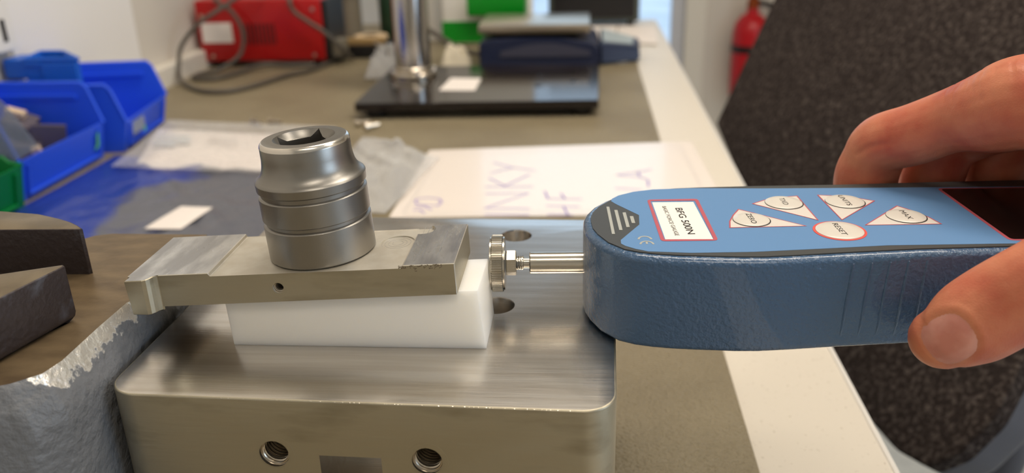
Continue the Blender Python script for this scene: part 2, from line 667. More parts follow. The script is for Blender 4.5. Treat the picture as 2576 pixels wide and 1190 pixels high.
# far wall with a glazed door beside the bench end
bm = bmesh.new()
DX0, DX1, DZ1 = -430, 345, 1180
bx(bm, XL, DX0, YB, YB + 80, FZ, CZ)
bx(bm, DX1, XR + 80, YB, YB + 80, FZ, CZ)
bx(bm, DX0, DX1, YB, YB + 80, DZ1, CZ)
struct('wall_back', bm, M['wall'])
bm = bmesh.new()
WY0, WY1, WZ0, WZ1 = -1300, -100, -100, 1250
bx(bm, XR, XR + 80, YF, WY0, FZ, CZ)
bx(bm, XR, XR + 80, WY1, YB, FZ, CZ)
bx(bm, XR, XR + 80, WY0, WY1, FZ, WZ0)
bx(bm, XR, XR + 80, WY0, WY1, WZ1, CZ)
struct('wall_right', bm, M['wall'])
d = bmesh.new()
bx(d, DX0, DX0 + 45, YB + 5, YB + 60, FZ, DZ1)
bx(d, DX1 - 45, DX1, YB + 5, YB + 60, FZ, DZ1)
bx(d, DX0 + 45, DX1 - 45, YB + 5, YB + 60, DZ1 - 45, DZ1)
bx(d, DX0 + 45, DX1 - 45, YB + 5, YB + 60, FZ, FZ + 60)
door = struct('door_1', d, M['frame'])
emit('pane', box(DX0 + 45, DX1 - 45, YB + 28, YB + 34, FZ + 60, DZ1 - 45), M['glass'], door)
emit('door_handle', sweep(bmesh.new(), [(DX0 + 75, YB + 4, 100), (DX0 + 75, YB - 40, 100), (DX0 + 180, YB - 40, 100)], 9, 10), M['steel'], door, smooth=True)
struct('trim_1', box(DX1, DX1 + 70, YB - 14, YB, FZ, DZ1 + 70, 3), M['trim'])
wd = bmesh.new()
for a, b, c, e in ((WY0, WY0 + 50, WZ0, WZ1), (WY1 - 50, WY1, WZ0, WZ1), (WY0 + 50, WY1 - 50, WZ0, WZ0 + 50), (WY0 + 50, WY1 - 50, WZ1 - 50, WZ1), (-725, -675, WZ0 + 50, WZ1 - 50)):
    bx(wd, XR + 20, XR + 60, a, b, c, e)
win = struct('window_1', wd, M['frame'])
emit('pane', box(XR + 38, XR + 42, WY0 + 50, -725, WZ0 + 50, WZ1 - 50), M['glass'], win)
emit('pane', box(XR + 38, XR + 42, -675, WY1 - 50, WZ0 + 50, WZ1 - 50), M['glass'], win)
struct('ground', box(-6000, 9000, YB + 90, 14000, FZ - 60, FZ - 20), M['outside'])
struct('baseboard_right', box(DX1 + 70, XR, YB - 12, YB, FZ, FZ + 90), M['trim'])

LAMP_LABELS = ['warm ceiling light panel over the far half of the workbench', 'warm ceiling light panel behind the camera over the workbench',
               'warm ceiling light panel over the open floor']
for (lx, ly, p), lab in zip(LAMPS, LAMP_LABELS):
    t = thing('ceiling_light', (lx, ly, CZ), lab, 'lamp', 'ceiling light panels')
    bm = bmesh.new()
    for a, b, c, e in ((-600, -580, -165, 165), (580, 600, -165, 165), (-580, 580, -165, -145), (-580, 580, 145, 165)):
        bx(bm, lx + a, lx + b, ly + c, ly + e, CZ - 34, CZ)
    emit('frame', bm, M['white'], t)
    emit('diffuser', box(lx - 580, lx + 580, ly - 145, ly + 145, CZ - 20, CZ - 10), M['diffuser'], t)

# ------------------------------------------------------------------ workbench and mat
bench = thing('workbench', (-240, 600, FZ), 'long workbench with a cream laminate top along the white wall', 'workbench')
emit('bench_top', box(XL + 2, 150, -900, 1862, -42, -2, 1.5), M['laminate'], bench)
emit('edge_strip', box(150, 153, -900, 1862, -42, -2.4, 0.8), M['edge'], bench)
for lx, ly in ((-600, -850), (90, -850), (-600, 1790), (90, 1790)):
    bm = box(lx - 25, lx + 25, ly - 25, ly + 25, FZ + 20, -42)
    bx(bm, lx - 35, lx + 35, ly - 35, ly + 35, FZ, FZ + 20, 3)
    emit('leg', bm, M['steel_leg'], bench)
for y in (-865, 1775):
    emit('rail', box(-573, 63, y, y + 30, -110, -42), M['steel_leg'], bench)
mat_o = emit('bench_mat', prism(bmesh.new(), rounded_rect(XL + 24, 85.5, -880, 1848, 4, 3), -2, 0, 0.6), M['mat'], origin=(-280, 500, -2))
tag(mat_o, 'grey brown textured vinyl mat laid over the workbench top', 'mat')
struct('trim_2', box(XL, XL + 20, -880, 1850, -1.8, 29, 2), M['trim'])

# ------------------------------------------------------------------ aluminium block
BC = Vector((-71.5, 306.7, 0))
BX = Matrix.Translation(BC) @ Matrix.Rotation(math.radians(-1.5), 4, 'Z')
blk = thing('machined_block', (BC.x, BC.y, 0), 'large rounded aluminium block standing on the mat under the gauge and wedge', 'metal block')
hw, hd = 84.5, 82.0
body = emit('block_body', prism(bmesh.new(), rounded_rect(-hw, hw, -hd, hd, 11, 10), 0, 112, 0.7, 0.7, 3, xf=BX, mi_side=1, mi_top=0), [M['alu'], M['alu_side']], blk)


def loc_front(x, z):      # front face point, block axes
    return BX @ Vector((x, -hd, z))


cutters = []
for wx, wy in ((-31, 365.8), (-33.5, 294)):
    cutters.append(lathe(bmesh.new(), [(7.6, 113), (7.0, 111.3), (7.0, 50), (0, 48)], 48, Matrix.Translation((wx, wy, 0))))
fxs = [(-28.0, 90.8), (23.6, 90.6)]
for fx, fz in fxs:
    p = loc_front(fx, fz)
    cutters.append(lathe(bmesh.new(), [(5.3, -1), (5.0, 0.3), (5.0, 26), (0, 29)], 40, frame_to(p, BX.to_3x3() @ Vector((0, 1, 0)))))
cutters.append(box(-12.6, 8.3, -hd - 2, -hd + 24, 70, 91.0, 0, xf=BX))
cut(body, cutters)
smooth_by_angle(body, 30)
for fx, fz in fxs:        # threads in the two bores
    bm = bmesh.new()
    fr = frame_to(loc_front(fx, fz), BX.to_3x3() @ Vector((0, 1, 0)))
    pts = [fr @ Vector((4.75 * math.cos(a), 4.75 * math.sin(a), 1.2 + a / (2 * PI) * 1.5)) for a in [i * PI / 12 for i in range(24 * 11)]]
    sweep(bm, pts, 0.42, 6)
    emit('screw_thread', bm, M['steel'], blk, smooth=True)
    bm = bmesh.new()
    lathe(bm, [(5.5, -0.06), (7.0, -0.06), (7.0, 0.02), (5.5, 0.02)], 40, fr, cap=False)
    emit('bore_ring', bm, M['alu_side'], blk, smooth=True)
burr = bmesh.new()
for i in range(110):       # the ragged bright burr along the top front edge
    x = -50 + 120 * (i + random.random()) / 110
    c = BX @ Vector((x, -hd + 0.35, 111.75))
    r = random.uniform(.08, .2)
    for v in bmesh.ops.create_icosphere(burr, subdivisions=1, radius=r, matrix=Matrix.Translation(c) @ Matrix.Diagonal((4.0, 1, .7, 1)))['verts']:
        pass
b_o = emit('edge_burr', burr, M['satin_edge'], blk)
b_o['kind'] = 'stuff'

# ------------------------------------------------------------------ bench vise
vise = thing('bench_vise', (-250, 240, 0), 'grey painted iron bench vise with oily brown top and two dark jaws', 'vise')
top = [(-166.5, 214), (-164.8, 222), (-165.0, 245), (-164.5, 263), (-162.5, 266), (-162, 290), (-162, 328), (-205, 328.6), (-212, 326), (-216, 321), (-250, 305), (-340, 300), (-340, 190), (-200, 196), (-186, 202), (-173, 208)]
side = [(-160.2, 212), (-159.6, 222), (-159.6, 245), (-159.8, 263), (-159.9, 266), (-159.9, 290), (-160, 330), (-205, 331), (-214, 328), (-219, 322), (-251, 308), (-343, 303), (-343, 184), (-200, 190), (-183, 196), (-166, 203)]
foot = [(-159.4, 205), (-159.3, 222), (-159.3, 245), (-159.3, 263), (-159.3, 266), (-159.3, 290), (-159.4, 332), (-205, 333), (-216, 330), (-222, 324), (-252, 311), (-350, 306), (-350, 150), (-200, 152), (-178, 160), (-163, 180)]


def densify(poly, n=4):
    out = []
    for i in range(len(poly)):
        a, b = Vector(poly[i]), Vector(poly[(i + 1) % len(poly)])
        for k in range(n):
            out.append(a.lerp(b, k / n))
    return out


bm = bmesh.new()
lv = []
for poly, z in ((foot, 0), (side, 110), (side, 114.5), (None, 121.5), (top, 127.2)):
    if poly is None:
        poly = [(a[0] * .45 + b[0] * .55, a[1] * .45 + b[1] * .55) for a, b in zip(top, side)]
    ring = []
    for i, p in enumerate(densify(poly, 6)):
        j = noise.noise(Vector((p.x * .12, p.y * .12, z * .2))) if z in (114.5, 121.5) and p.y < 262 and p.x > -195 else 0
        ring.append(bm.verts.new((p.x - abs(j) * 1.2, p.y, z + j * 2.0)))
    lv.append(ring)
n = len(lv[0])
for li, (a, b) in enumerate(zip(lv, lv[1:])):
    for i in range(n):
        f = bm.faces.new((a[i], a[(i + 1) % n], b[(i + 1) % n], b[i]))
        f.material_index = 0
bm.faces.new(list(reversed(lv[0]))).material_index = 0
bm.faces.new(lv[-1]).material_index = 1
emit('vise_body', bm, [M['vise_paint'], M['vise_top']], vise, smooth=True, flat_angle=40)
emit('jaw_liner', box(-163, -150.6, 270, 292, 125.0, 127.25), M['vise_top'], vise)
jaw1 = [(-340, 284.2), (-224, 285.6), (-192.0, 286.6), (-191.2, 287.6), (-195.1, 291.0), (-200, 294.5), (-206.5, 298), (-218.4, 303.2), (-237.3, 306.4), (-280, 307.5), (-340, 307)]
emit('jaw', prism(bmesh.new(), jaw1, 127.2, 146.1, 0.5, 0.0, 2, mi_side=0, mi_top=1), [M['jaw'], M['jaw_top']], vise, smooth=True)
jaw2 = [(-340, 194), (-206, 199.5), (-192, 205), (-185, 213), (-179.0, 235), (-175.6, 247.5), (-175.3, 249.4), (-176.5, 250.4), (-193.5, 242.6), (-240, 230), (-340, 226)]
emit('jaw', prism(bmesh.new(), jaw2, 127.4, 147.8, 0.5, 3.2, 3, mi_side=0, mi_top=1), [M['jaw'], M['jaw_top']], vise, smooth=True)

# ------------------------------------------------------------------ white nylon wedge
SL = 0.0537
def plate_bottom(x): return 134.7 + (x + 42.5) * SL
wx0, wx1, wy0, wy1 = -125.6, -33.6, 259.8, 287.0
bm = bmesh.new()
v = [bm.verts.new(p) for p in ((wx0, wy0, 112), (wx1, wy0, 112), (wx1, wy1, 112), (wx0, wy1, 112),
     (wx0 - .8, wy0, plate_bottom(wx0) - .05), (wx1 - 2.2, wy0, plate_bottom(wx1) - .05), (wx1 - 1.4, wy1, plate_bottom(wx1) - .05), (wx0 - .8, wy1, plate_bottom(wx0) - .05))]
for q in ((0, 3, 2, 1), (4, 5, 6, 7), (0, 1, 5, 4), (1, 2, 6, 5), (2, 3, 7, 6), (3, 0, 4, 7)):
    bm.faces.new([v[i] for i in q])
bmesh.ops.bevel(bm, geom=list(bm.edges), offset=0.45, segments=2, affect='EDGES', profile=.5)
o = emit('nylon_wedge', bm, M['nylon'], origin=(-80, 273, 112), smooth=True)
tag(o, 'white translucent nylon wedge standing on the aluminium block under the tilted plate', 'wedge')

# ------------------------------------------------------------------ tilted plate
plate = thing('tilted_plate', (-100, 275, 129), 'tilted milled aluminium plate lying on the white wedge and carrying the socket', 'metal plate')
px0, px1, py0, py1 = -159.2, -42.6, 257.0, 293.2
prof = [(px0, 127.5), (-150.2, 127.5), (-149.8, plate_bottom(-149.8)), (-42.5, 134.7), (-42.9, 146.45), (-60.6, 145.5), (-61.2, 144.15), (-128.9, 140.5), (-129.2, 141.95), (px0 + .5, 140.3)]
bm = bmesh.new()
fr_ = [bm.verts.new((x, py0, z)) for x, z in prof]
bk_ = [bm.verts.new((x, py1, z)) for x, z in prof]
bm.faces.new(fr_).material_index = 1
bm.faces.new(list(reversed(bk_))).material_index = 1
for i in range(len(prof)):
    j = (i + 1) % len(prof)
    f = bm.faces.new((fr_[i], bk_[i], bk_[j], fr_[j]))
    f.material_index = {3: 1, 4: 2, 8: 2}.get(i, 0)
bmesh.ops.bevel(bm, geom=list(bm.edges), offset=0.22, segments=1, affect='EDGES', profile=.5)
pb = emit('plate_body', bm, [M['alu_plate'], M['alu_side'], M['alu_pad']], plate)
AX = Vector((-math.sin(math.atan(SL)), 0, math.cos(math.atan(SL))))
mark = frame_to((-67.3, 281.2, 143.72), AX)
cut_list = [lathe(bmesh.new(), [(2.0, -1), (2.0, 14), (0, 15)], 28, frame_to((-104.9, py0, 136.5), (0, 1, 0))),
            lathe(bmesh.new(), [(6.2, -0.25), (6.2, 2)], 48, mark),
            lathe(bmesh.new(), [(4.5, -0.35), (4.5, 3)], 40, frame_to((-59.0, 289.5, 144.6), AX))]
cut(pb, cut_list)
bm = prism(bmesh.new(), [(-157.6, 252.8), (-151.4, 252.8), (-150.2, 253.4), (-149.4, 254.6), (-148.8, 256.0), (-147.8, 256.9), (-147.2, 257.15), (-157.6, 257.15)], 127.5, 140.45, .25, .25, 1, mi_side=1, mi_top=0)
for v in bm.verts:
    if v.co.z > 134:
        v.co.z += (v.co.x + 157.6) * SL
    else:
        v.co.x += .9 * (v.co.x < -157)
emit('end_lug', bm, [M['alu_pad'], M['alu_side']], plate)
bm = bmesh.new()
for r_ in (2.0, 3.4, 4.8, 5.9):
    ringp = [mark @ Vector((r_ * math.cos(a), r_ * math.sin(a), -.24)) for a in [i * PI / 24 for i in range(49)]]
    sweep(bm, ringp, 0.05, 5)
emit('turning_mark', bm, M['alu_pad'], plate, smooth=True)
bm = bmesh.new()
for k in range(9):        # milling ridges left on the far pad
    x = -58.5 + k * 1.75
    zt = 145.5 + (x + 60.6) * (146.45 - 145.5) / 17.7
    pts = [(x + 0.12 * math.sin(t * 5 + k), py0 + 0.7 + t * (py1 - py0 - 1.4), zt + 0.02) for t in [i / 14 for i in range(15)]]
    sweep(bm, pts, 0.035 + 0.035 * (k % 3), 5)
emit('milling_ridge', bm, M['alu_pad'], plate, smooth=True)['kind'] = 'stuff'
fr = frame_to((-104.9, py0, 136.5), (0, 1, 0))
emit('screw_thread', sweep(bmesh.new(), [fr @ Vector((1.9 * math.cos(a), 1.9 * math.sin(a), .6 + a / (2 * PI) * .7)) for a in [i * PI / 10 for i in range(20 * 12)]], .2, 5), M['steel'], plate, smooth=True)
bm = bmesh.new()
for i in range(110):       # torn, pitted front edge below the far pad
    x = random.uniform(-62, -47)
    z = 145.4 + (x + 60.6) * SL - abs(random.gauss(0, .7)) - .1
    bmesh.ops.create_icosphere(bm, subdivisions=1, radius=random.uniform(.08, .26), matrix=Matrix.Translation((x, py0 + .05, z)) @ Matrix.Rotation(random.uniform(-.8, .8), 4, 'Y') @ Matrix.Diagonal((2.2, .4, 1, 1)))
emit('torn_edge', bm, M['dark_hole'], plate)['kind'] = 'stuff'

# ------------------------------------------------------------------ socket
SB = Vector((-94.0, 277.3, 142.45))
SA = Vector((-0.0537, 0.0, 1.0)).normalized()
sf = frame_to(SB, SA)
sock = thing('drive_socket', SB, 'satin chrome square drive socket standing upright on the tilted plate', 'socket')
pr_ = [(16.6, 0.0), (18.4, 0.05), (19.0, 0.7), (19.0, 12.9), (18.85, 13.1), (18.0, 13.5), (18.0, 14.6), (18.85, 15.1), (19.0, 15.3), (19.0, 23.3), (18.85, 23.5), (18.1, 23.9), (18.1, 25.2), (18.9, 25.7),
       (19.15, 25.9), (19.25, 28.6), (19.05, 29.0), (18.4, 29.5), (17.6, 30.2), (16.8, 31.3), (16.2, 32.7), (15.85, 34.4), (15.6, 36.5), (15.55, 40.9)]
bm = bmesh.new()
lathe(bm, pr_ + [(15.3, 41.6), (14.7, 42.3), (14.4, 42.45), (11.9, 42.55), (0, 42.55)], 128, sf)
so = emit('socket_body', bm, M['satin'], sock)
sq = Matrix.Rotation(math.radians(33), 4, 'Z')
cs = [box(-7.6, 7.6, -7.6, 7.6, 20, 50, 0, xf=sf @ sq),
      lathe(bmesh.new(), [(8.7, 40.1), (10.7, 42.4), (11.0, 43.4)], 64, sf)]
cut(so, cs)
smooth_by_angle(so, 28)
emit('rim_edge', lathe(bmesh.new(), [(15.58, 40.8), (15.33, 41.68), (14.72, 42.36), (14.5, 42.42), (14.5, 42.3), (15.2, 41.5), (15.4, 40.8)], 128, sf, cap=False), M['satin_edge'], sock, smooth=True)

# ------------------------------------------------------------------ force gauge
near = [(0.1, 292), (0.8, 285), (2.6, 279), (6.5, 270.8), (12.5, 264.2), (18, 261.6), (24, 260.1), (31, 259.1), (39, 258.6), (52, 258.1), (60, 258.3), (70, 259.6), (87, 262.3), (111, 265.7), (132, 267.6), (152, 269.2), (190, 271.5), (215, 273), (221, 276), (224, 283)]
far = [(225, 310), (224.5, 334), (222, 341), (215, 345), (190, 344), (150, 341), (120, 338.6), (102, 337), (70, 335.4), (57, 334.4), (47, 333.6), (37, 332.4), (28, 330.2), (19.6, 326.8), (13, 322.2), (8, 316.4), (3.6, 309.5), (1.0, 302.5), (0.1, 297)]
outline = near + far
gauge = thing('force_gauge', (60, 296, 112), 'blue handheld force gauge with round nose lying flat on the aluminium block', 'force gauge')
emit('gauge_body', prism(bmesh.new(), outline, 112.9, 147.6, 2.6, 2.4, 5), M['gauge_blue'], gauge, smooth=True)


emit('base_plate', prism(bmesh.new(), inset(outline, 3.4), 112.02, 113.2), M['black'], gauge)  # dark underside; its black also paints the shadow rim below the body
emit('faceplate', prism(bmesh.new(), inset(outline, 2.9), 147.5, 148.0), M['label_grey'], gauge)
blue = [(22, 264.6), (36, 263.6), (57, 264.8), (80, 267.9), (102, 271.1), (140, 273.2), (215, 276.5), (215, 334), (150, 331.2), (108, 330), (70, 329.3), (43, 329.6), (28, 328), (20, 325), (14, 320.6), (11.3, 316.6), (11.0, 313.9), (12.6, 311.0), (20.9, 298.8), (20.5, 289.2), (13.2, 274.4), (13.2, 271.2), (14.6, 269.2), (18, 266.6)]
emit('blue_overlay', flat_poly(bmesh.new(), blue, 148.06), M['label_blue'], gauge)
Z1 = 148.12
for q in ([(9.0, 307.6), (10.1, 307.6), (11.4, 279.8), (10.3, 279.8)], [(11.9, 304), (13.1, 304), (14.2, 283.6), (13.0, 283.6)], [(14.9, 301.3), (16.1, 301.6), (16.9, 286.6), (15.7, 286.4)], [(17.4, 297.5), (18.7, 297.6), (19.1, 290.5), (17.8, 290.5)]):
    emit('nose_stripe', flat_poly(bmesh.new(), q, Z1), M['label_light'], gauge)
bm = bmesh.new()          # the conformity mark: two arcs and a bar, read towards the camera
def arc(cx, cy, r, a0, a1, n=12): return [(cx + r * math.cos(math.radians(a0 + (a1 - a0) * i / n)), cy + 1.25 * r * math.sin(math.radians(a0 + (a1 - a0) * i / n))) for i in range(n + 1)]
ribbon(bm, arc(21.6, 275.0, 2.2, 0, 180), Z1, .75)
ribbon(bm, arc(22.0, 270.6, 2.2, 0, 180), Z1, .75)
ribbon(bm, [(22.0, 273.2), (22.0, 270.9)], Z1, .75)
emit('conformity_mark', bm, M['label_light'], gauge)
wo = round_poly([(25.0, 315.6), (44.7, 316.7), (46.6, 274.3), (27.0, 273.3)], 1.8)
wi = [(26.2, 314.0), (43.4, 314.6), (45.2, 275.4), (28.3, 275.0)]
bm = bmesh.new()
wi_r = round_poly(wi, .5)
n = len(wo)
for k in range(n):
    pass
va = [bm.verts.new((x, y, 148.14)) for x, y in wo]
vb = [bm.verts.new((x, y, 148.14)) for x, y in wi_r]
vc = [bm.verts.new((x, y, 147.75)) for x, y in wi_r]
for k in range(n):
    j = (k + 1) % n
    bm.faces.new((va[k], va[j], vb[j], vb[k]))
    bm.faces.new((vb[k], vb[j], vc[j], vc[k])).material_index = 1
emit('window_border', bm, [M['label_red'], M['ink']], gauge)
card_p = [(26.8, 312.6), (42.6, 313.2), (45.0, 275.6), (28.6, 275.2)]
emit('name_card', flat_poly(bmesh.new(), card_p, 148.10, .04), M['card'], gauge)
rd = Vector((0.072, -0.9974)).normalized()
uv_ = Vector((-rd.y, rd.x))
lettering('BFG 500N', (34.9, 306.2), (rd.x, rd.y), (uv_.x, uv_.y), 26.4, 2.7, 148.16, gauge, M['ink'], bold=.01)
lettering('BASIC FORCE GAUGE', (30.2, 308.0), (rd.x, rd.y), (uv_.x, uv_.y), 29.6, 1.45, 148.16, gauge, M['ink'])
sect = {'ZERO': ([(52.4, 286.3), (53.3, 292.5), (55.6, 299), (58.5, 305.1), (79.3, 288.3)], (61.2, 294.0), 6.5),
        'TXD': ([(64.8, 311.2), (70, 315.4), (76, 318.4), (83.4, 320.2), (84.9, 294.1)], (76.6, 312.2), 6.9),
        'UNITS': ([(91.6, 321.3), (98, 320.4), (105, 318.1), (111, 314.7), (93.5, 294.5)], (99.7, 313.6), 7.1),
        'MAX': ([(117.6, 309.2), (121.9, 303.5), (125, 297), (126.7, 290.8), (100.3, 289.4)], (117.1, 298.2), 6.8)}
for k, (poly, c, r) in sect.items():
    key = emit('button', flat_poly(bmesh.new(), poly, 148.12), M['label_cream'], gauge)
    n = len(poly)
    ar = sum(poly[i][0] * poly[(i + 1) % n][1] - poly[(i + 1) % n][0] * poly[i][1] for i in range(n))
    emit('outline', ribbon(bmesh.new(), poly if ar > 0 else poly[::-1], 148.15, .5, True), M['label_red'], key)
    fr = Matrix.Translation((c[0], c[1], 0))
    emit('painted_shadow_ring', lathe(bmesh.new(), [(r, 148.13), (r + .28, 148.16), (r + .28, 148.2), (r - .1, 148.2)], 48, Matrix.Translation((c[0] + .12, c[1] - .18, 0)), cap=False), M['ink'], key)  # black ring, set off-centre, paints the thin shadow round each dome
    emit('dome', lathe(bmesh.new(), [(r, 148.1), (r, 148.35), (r - .5, 148.62), (r * .6, 148.72), (0, 148.76)], 48, fr), M['button'], key, smooth=True)
    ln = {'ZERO': 9.6, 'TXD': 7.2, 'UNITS': 11.0, 'MAX': 8.4}[k]
    st = Vector(c) - rd * (ln / 2) - uv_ * .95
    lettering(k, st, (rd.x, rd.y), (uv_.x, uv_.y), ln, 1.95, 148.79, key, M['ink'])
c, r = (89.8, 283.8), 8.1
key = emit('button', lathe(bmesh.new(), [(r, 148.1), (r, 148.35), (r - .5, 148.66), (r * .6, 148.78), (0, 148.82)], 56, Matrix.Translation((c[0], c[1], 0))), M['button'], gauge, smooth=True)
key['label'] = 'round reset button in a red ring'
emit('ring', lathe(bmesh.new(), [(r + .9, 148.06), (r + .9, 148.2), (r + .1, 148.24), (r, 148.1)], 56, Matrix.Translation((c[0], c[1], 0)), cap=False), M['reset_ring'], key, smooth=True)
st = Vector(c) - rd * 5.4 - uv_ * 1.0
lettering('RESET', st, (rd.x, rd.y), (uv_.x, uv_.y), 10.8, 2.0, 148.84, key, M['ink'])
dp = round_poly([(139.4, 329.6), (143.2, 275.8), (212, 278.0), (212, 332.5)], 2.4)
emit('display_border', flat_poly(bmesh.new(), dp, 148.11), M['label_red'], gauge)
dp2 = round_poly([(140.6, 328.5), (144.3, 277.0), (211, 279.2), (211, 331.4)], 1.6)
emit('display', flat_poly(bmesh.new(), dp2, 148.16), M['screen'], gauge)
for k in range(5):        # finger ridges cast into the near side
    x = 88.0 + k * 6.2
    yn = 262.3 + (x - 87) * (265.7 - 262.3) / 24
    emit('grip_ridge', sweep(bmesh.new(), [(x - .6, yn + .55, 117), (x, yn + .25, 122), (x + .3, yn + .2, 132), (x + .9, yn + .4, 144.5)], .62, 8, True), M['gauge_blue'], gauge, smooth=True)
# the plunger: shaft, neck, thread, lock nut and knurled disc along the gauge axis
A0 = Vector((0.8, 295.6, 130.0))
ad = Vector((-1, -0.045, 0.0)).normalized()
ax = frame_to(A0, ad, (0, 0, 1))
shaft = emit('plunger_shaft', lathe(bmesh.new(), [(4.15, -2), (4.15, 20.6), (3.8, 21.0), (0, 21.0)], 40, ax), M['nickel'], gauge, smooth=True)
emit('shaft_neck', lathe(bmesh.new(), [(2.1, 20.9), (2.1, 23.2), (2.5, 23.4), (2.5, 26.2), (0, 26.2)], 32, ax), M['nickel'], gauge, smooth=True)
emit('screw_thread', sweep(bmesh.new(), [ax @ Vector((2.45 * math.cos(a), 2.45 * math.sin(a), 23.4 + a / (2 * PI) * .85)) for a in [i * PI / 10 for i in range(20 * 4)]], .36, 6), M['nickel'], gauge, smooth=True)
hexp = [(4.9 * math.cos(PI / 3 * i + .15), 4.9 * math.sin(PI / 3 * i + .15)) for i in range(6)]
emit('lock_nut', prism(bmesh.new(), hexp, 26.0, 30.0, .5, .5, 2, xf=ax), M['nickel'], gauge)
kn = bmesh.new()
NT = 72
prk = []
for i in range(NT * 4):
    a = 2 * PI * i / (NT * 4)
    r = 10.9 if (i % 4) in (0, 1) else 10.45
    prk.append((r * math.cos(a), r * math.sin(a)))
prism(kn, prk, 30.9, 35.2, .25, .25, 1, xf=ax)
disc = emit('knurled_disc', kn, M['nickel'], gauge)
emit('disc_hub', lathe(bmesh.new(), [(10.2, 30.3), (10.2, 35.75), (9.8, 35.9), (0, 35.9)], 64, ax), M['nickel'], gauge, smooth=True)

# ------------------------------------------------------------------ hand
hand = thing('hand', (230, 285, 150), 'bare hand gripping the blue force gauge, thumb with short nail on its side', 'hand')
VIEW = Vector((-0.36, -0.79, 0.45)).normalized()
chains = {
    'thumb': [(116.9, 251.8, 123.8, 10.9), (119.2, 250.6, 126.2, 12.6), (123.9, 249.6, 130.7, 14.5), (131.8, 249.0, 137.6, 14.9), (140.6, 247.0, 145.5, 14.9), (152.5, 247.0, 153.6, 15.4), (170.0, 250.0, 160.5, 17.5), (192.0, 259.0, 168.5, 19.5), (216, 276, 174, 21.0), (246, 288, 175.5, 23.5)],
    'index': [(125.6, 350.4, 119.3, 11.3), (121.8, 351.4, 131.6, 12.2), (119.2, 351.6, 143.8, 12.9), (120.3, 349.6, 153.7, 12.3), (122.2, 345.6, 161.8, 12.2), (131.3, 337.9, 167.9, 12.4), (141.4, 329.8, 175.5, 12.6), (150.0, 319.0, 181.7, 15.6), (157.0, 311.9, 186.6, 17.3), (169, 304.5, 187.7, 18.0), (194.2, 298.3, 183.6, 20.0), (230, 290.2, 177, 22.0), (250, 288, 175.5, 23.5)],
    'middle': [(154.5, 354.4, 120.1, 11.3), (149.1, 355.4, 132.4, 12.2), (147.7, 355.6, 144.2, 12.9), (150.0, 354.6, 156.0, 12.4), (155.1, 353.4, 163.0, 12.7), (165.3, 342.7, 172.5, 13.6), (180.0, 325.8, 182.6, 16.6), (188.0, 317.0, 183.5, 17.4), (208, 305, 180, 20.0), (236, 291, 176, 22.0)],
    'ring': [(180.3, 356.2, 124.5, 10.5), (175.4, 357.6, 134.6, 11.5), (174.6, 358.6, 146.4, 12.0), (177.8, 358.0, 158.0, 12.0), (184.8, 356.0, 163.6, 12.4), (193.6, 344.9, 171.7, 13.8), (200.6, 329.2, 178.6, 16.0), (206.0, 320.0, 179.4, 16.8), (220, 308, 177, 19.0), (240, 292, 175, 21.5)],
    'little': [(205.5, 358.6, 130.0, 9.2), (201.0, 360.4, 139.9, 10.0), (201.5, 361.0, 149.9, 10.3), (208.0, 359.5, 158.0, 10.6), (214.9, 353.3, 164.4, 11.6), (219.1, 338.4, 171.4, 13.6), (224.3, 328.4, 173.2, 15.0), (232, 316, 173.5, 17.0), (246, 296, 174, 20.0)],
    'forearm': [(236, 289, 176, 22.0), (262, 289, 175.5, 24.5), (300, 291, 174, 27.0), (360, 294, 171, 31.0)]}
hb = bmesh.new()
for k, ch in chains.items():
    path = spline([c[:3] for c in ch], 7)
    rr = [v.x for v in spline([(c[3], 0, 0) for c in ch], 7)]
    sweep(hb, path, rr, 20, True, squash=(Vector((0.1, 1, -.05)).normalized(), 0.80) if k == 'thumb' else None)
ho = emit('hand_body', hb, M['skin'], hand)
md = ho.modifiers.new('r', 'REMESH')
md.mode, md.voxel_size, md.use_smooth_shade = 'VOXEL', 0.00085, True
md2 = ho.modifiers.new('s', 'SMOOTH')
md2.factor, md2.iterations = 0.5, 7
bpy.context.view_layer.update()
me = bpy.data.meshes.new_from_object(ho.evaluated_get(bpy.context.evaluated_depsgraph_get()))
ho.modifiers.clear()
ho.data = me
# the thumb nail's own axes: u towards the tip, v across, nn out of the nail
HO = base_of(ho)
nu = (Vector((116.9, 252.5, 124.8)) - Vector((132, 249, 139))).normalized()
nn = VIEW
nu = (nu - nn * nu.dot(nn)).normalized()
nv = nn.cross(nu)
NC = Vector((114.9, 244.0, 127.4))
NL, NW = 7.9, 8.4


def nail_d(p):
    q = p - NC
    u, v = q.dot(nu) / NL, q.dot(nv) / NW
    return (abs(u) ** 2.6 + abs(v) ** 2.6) ** (1 / 2.6), q.dot(nn), u, v


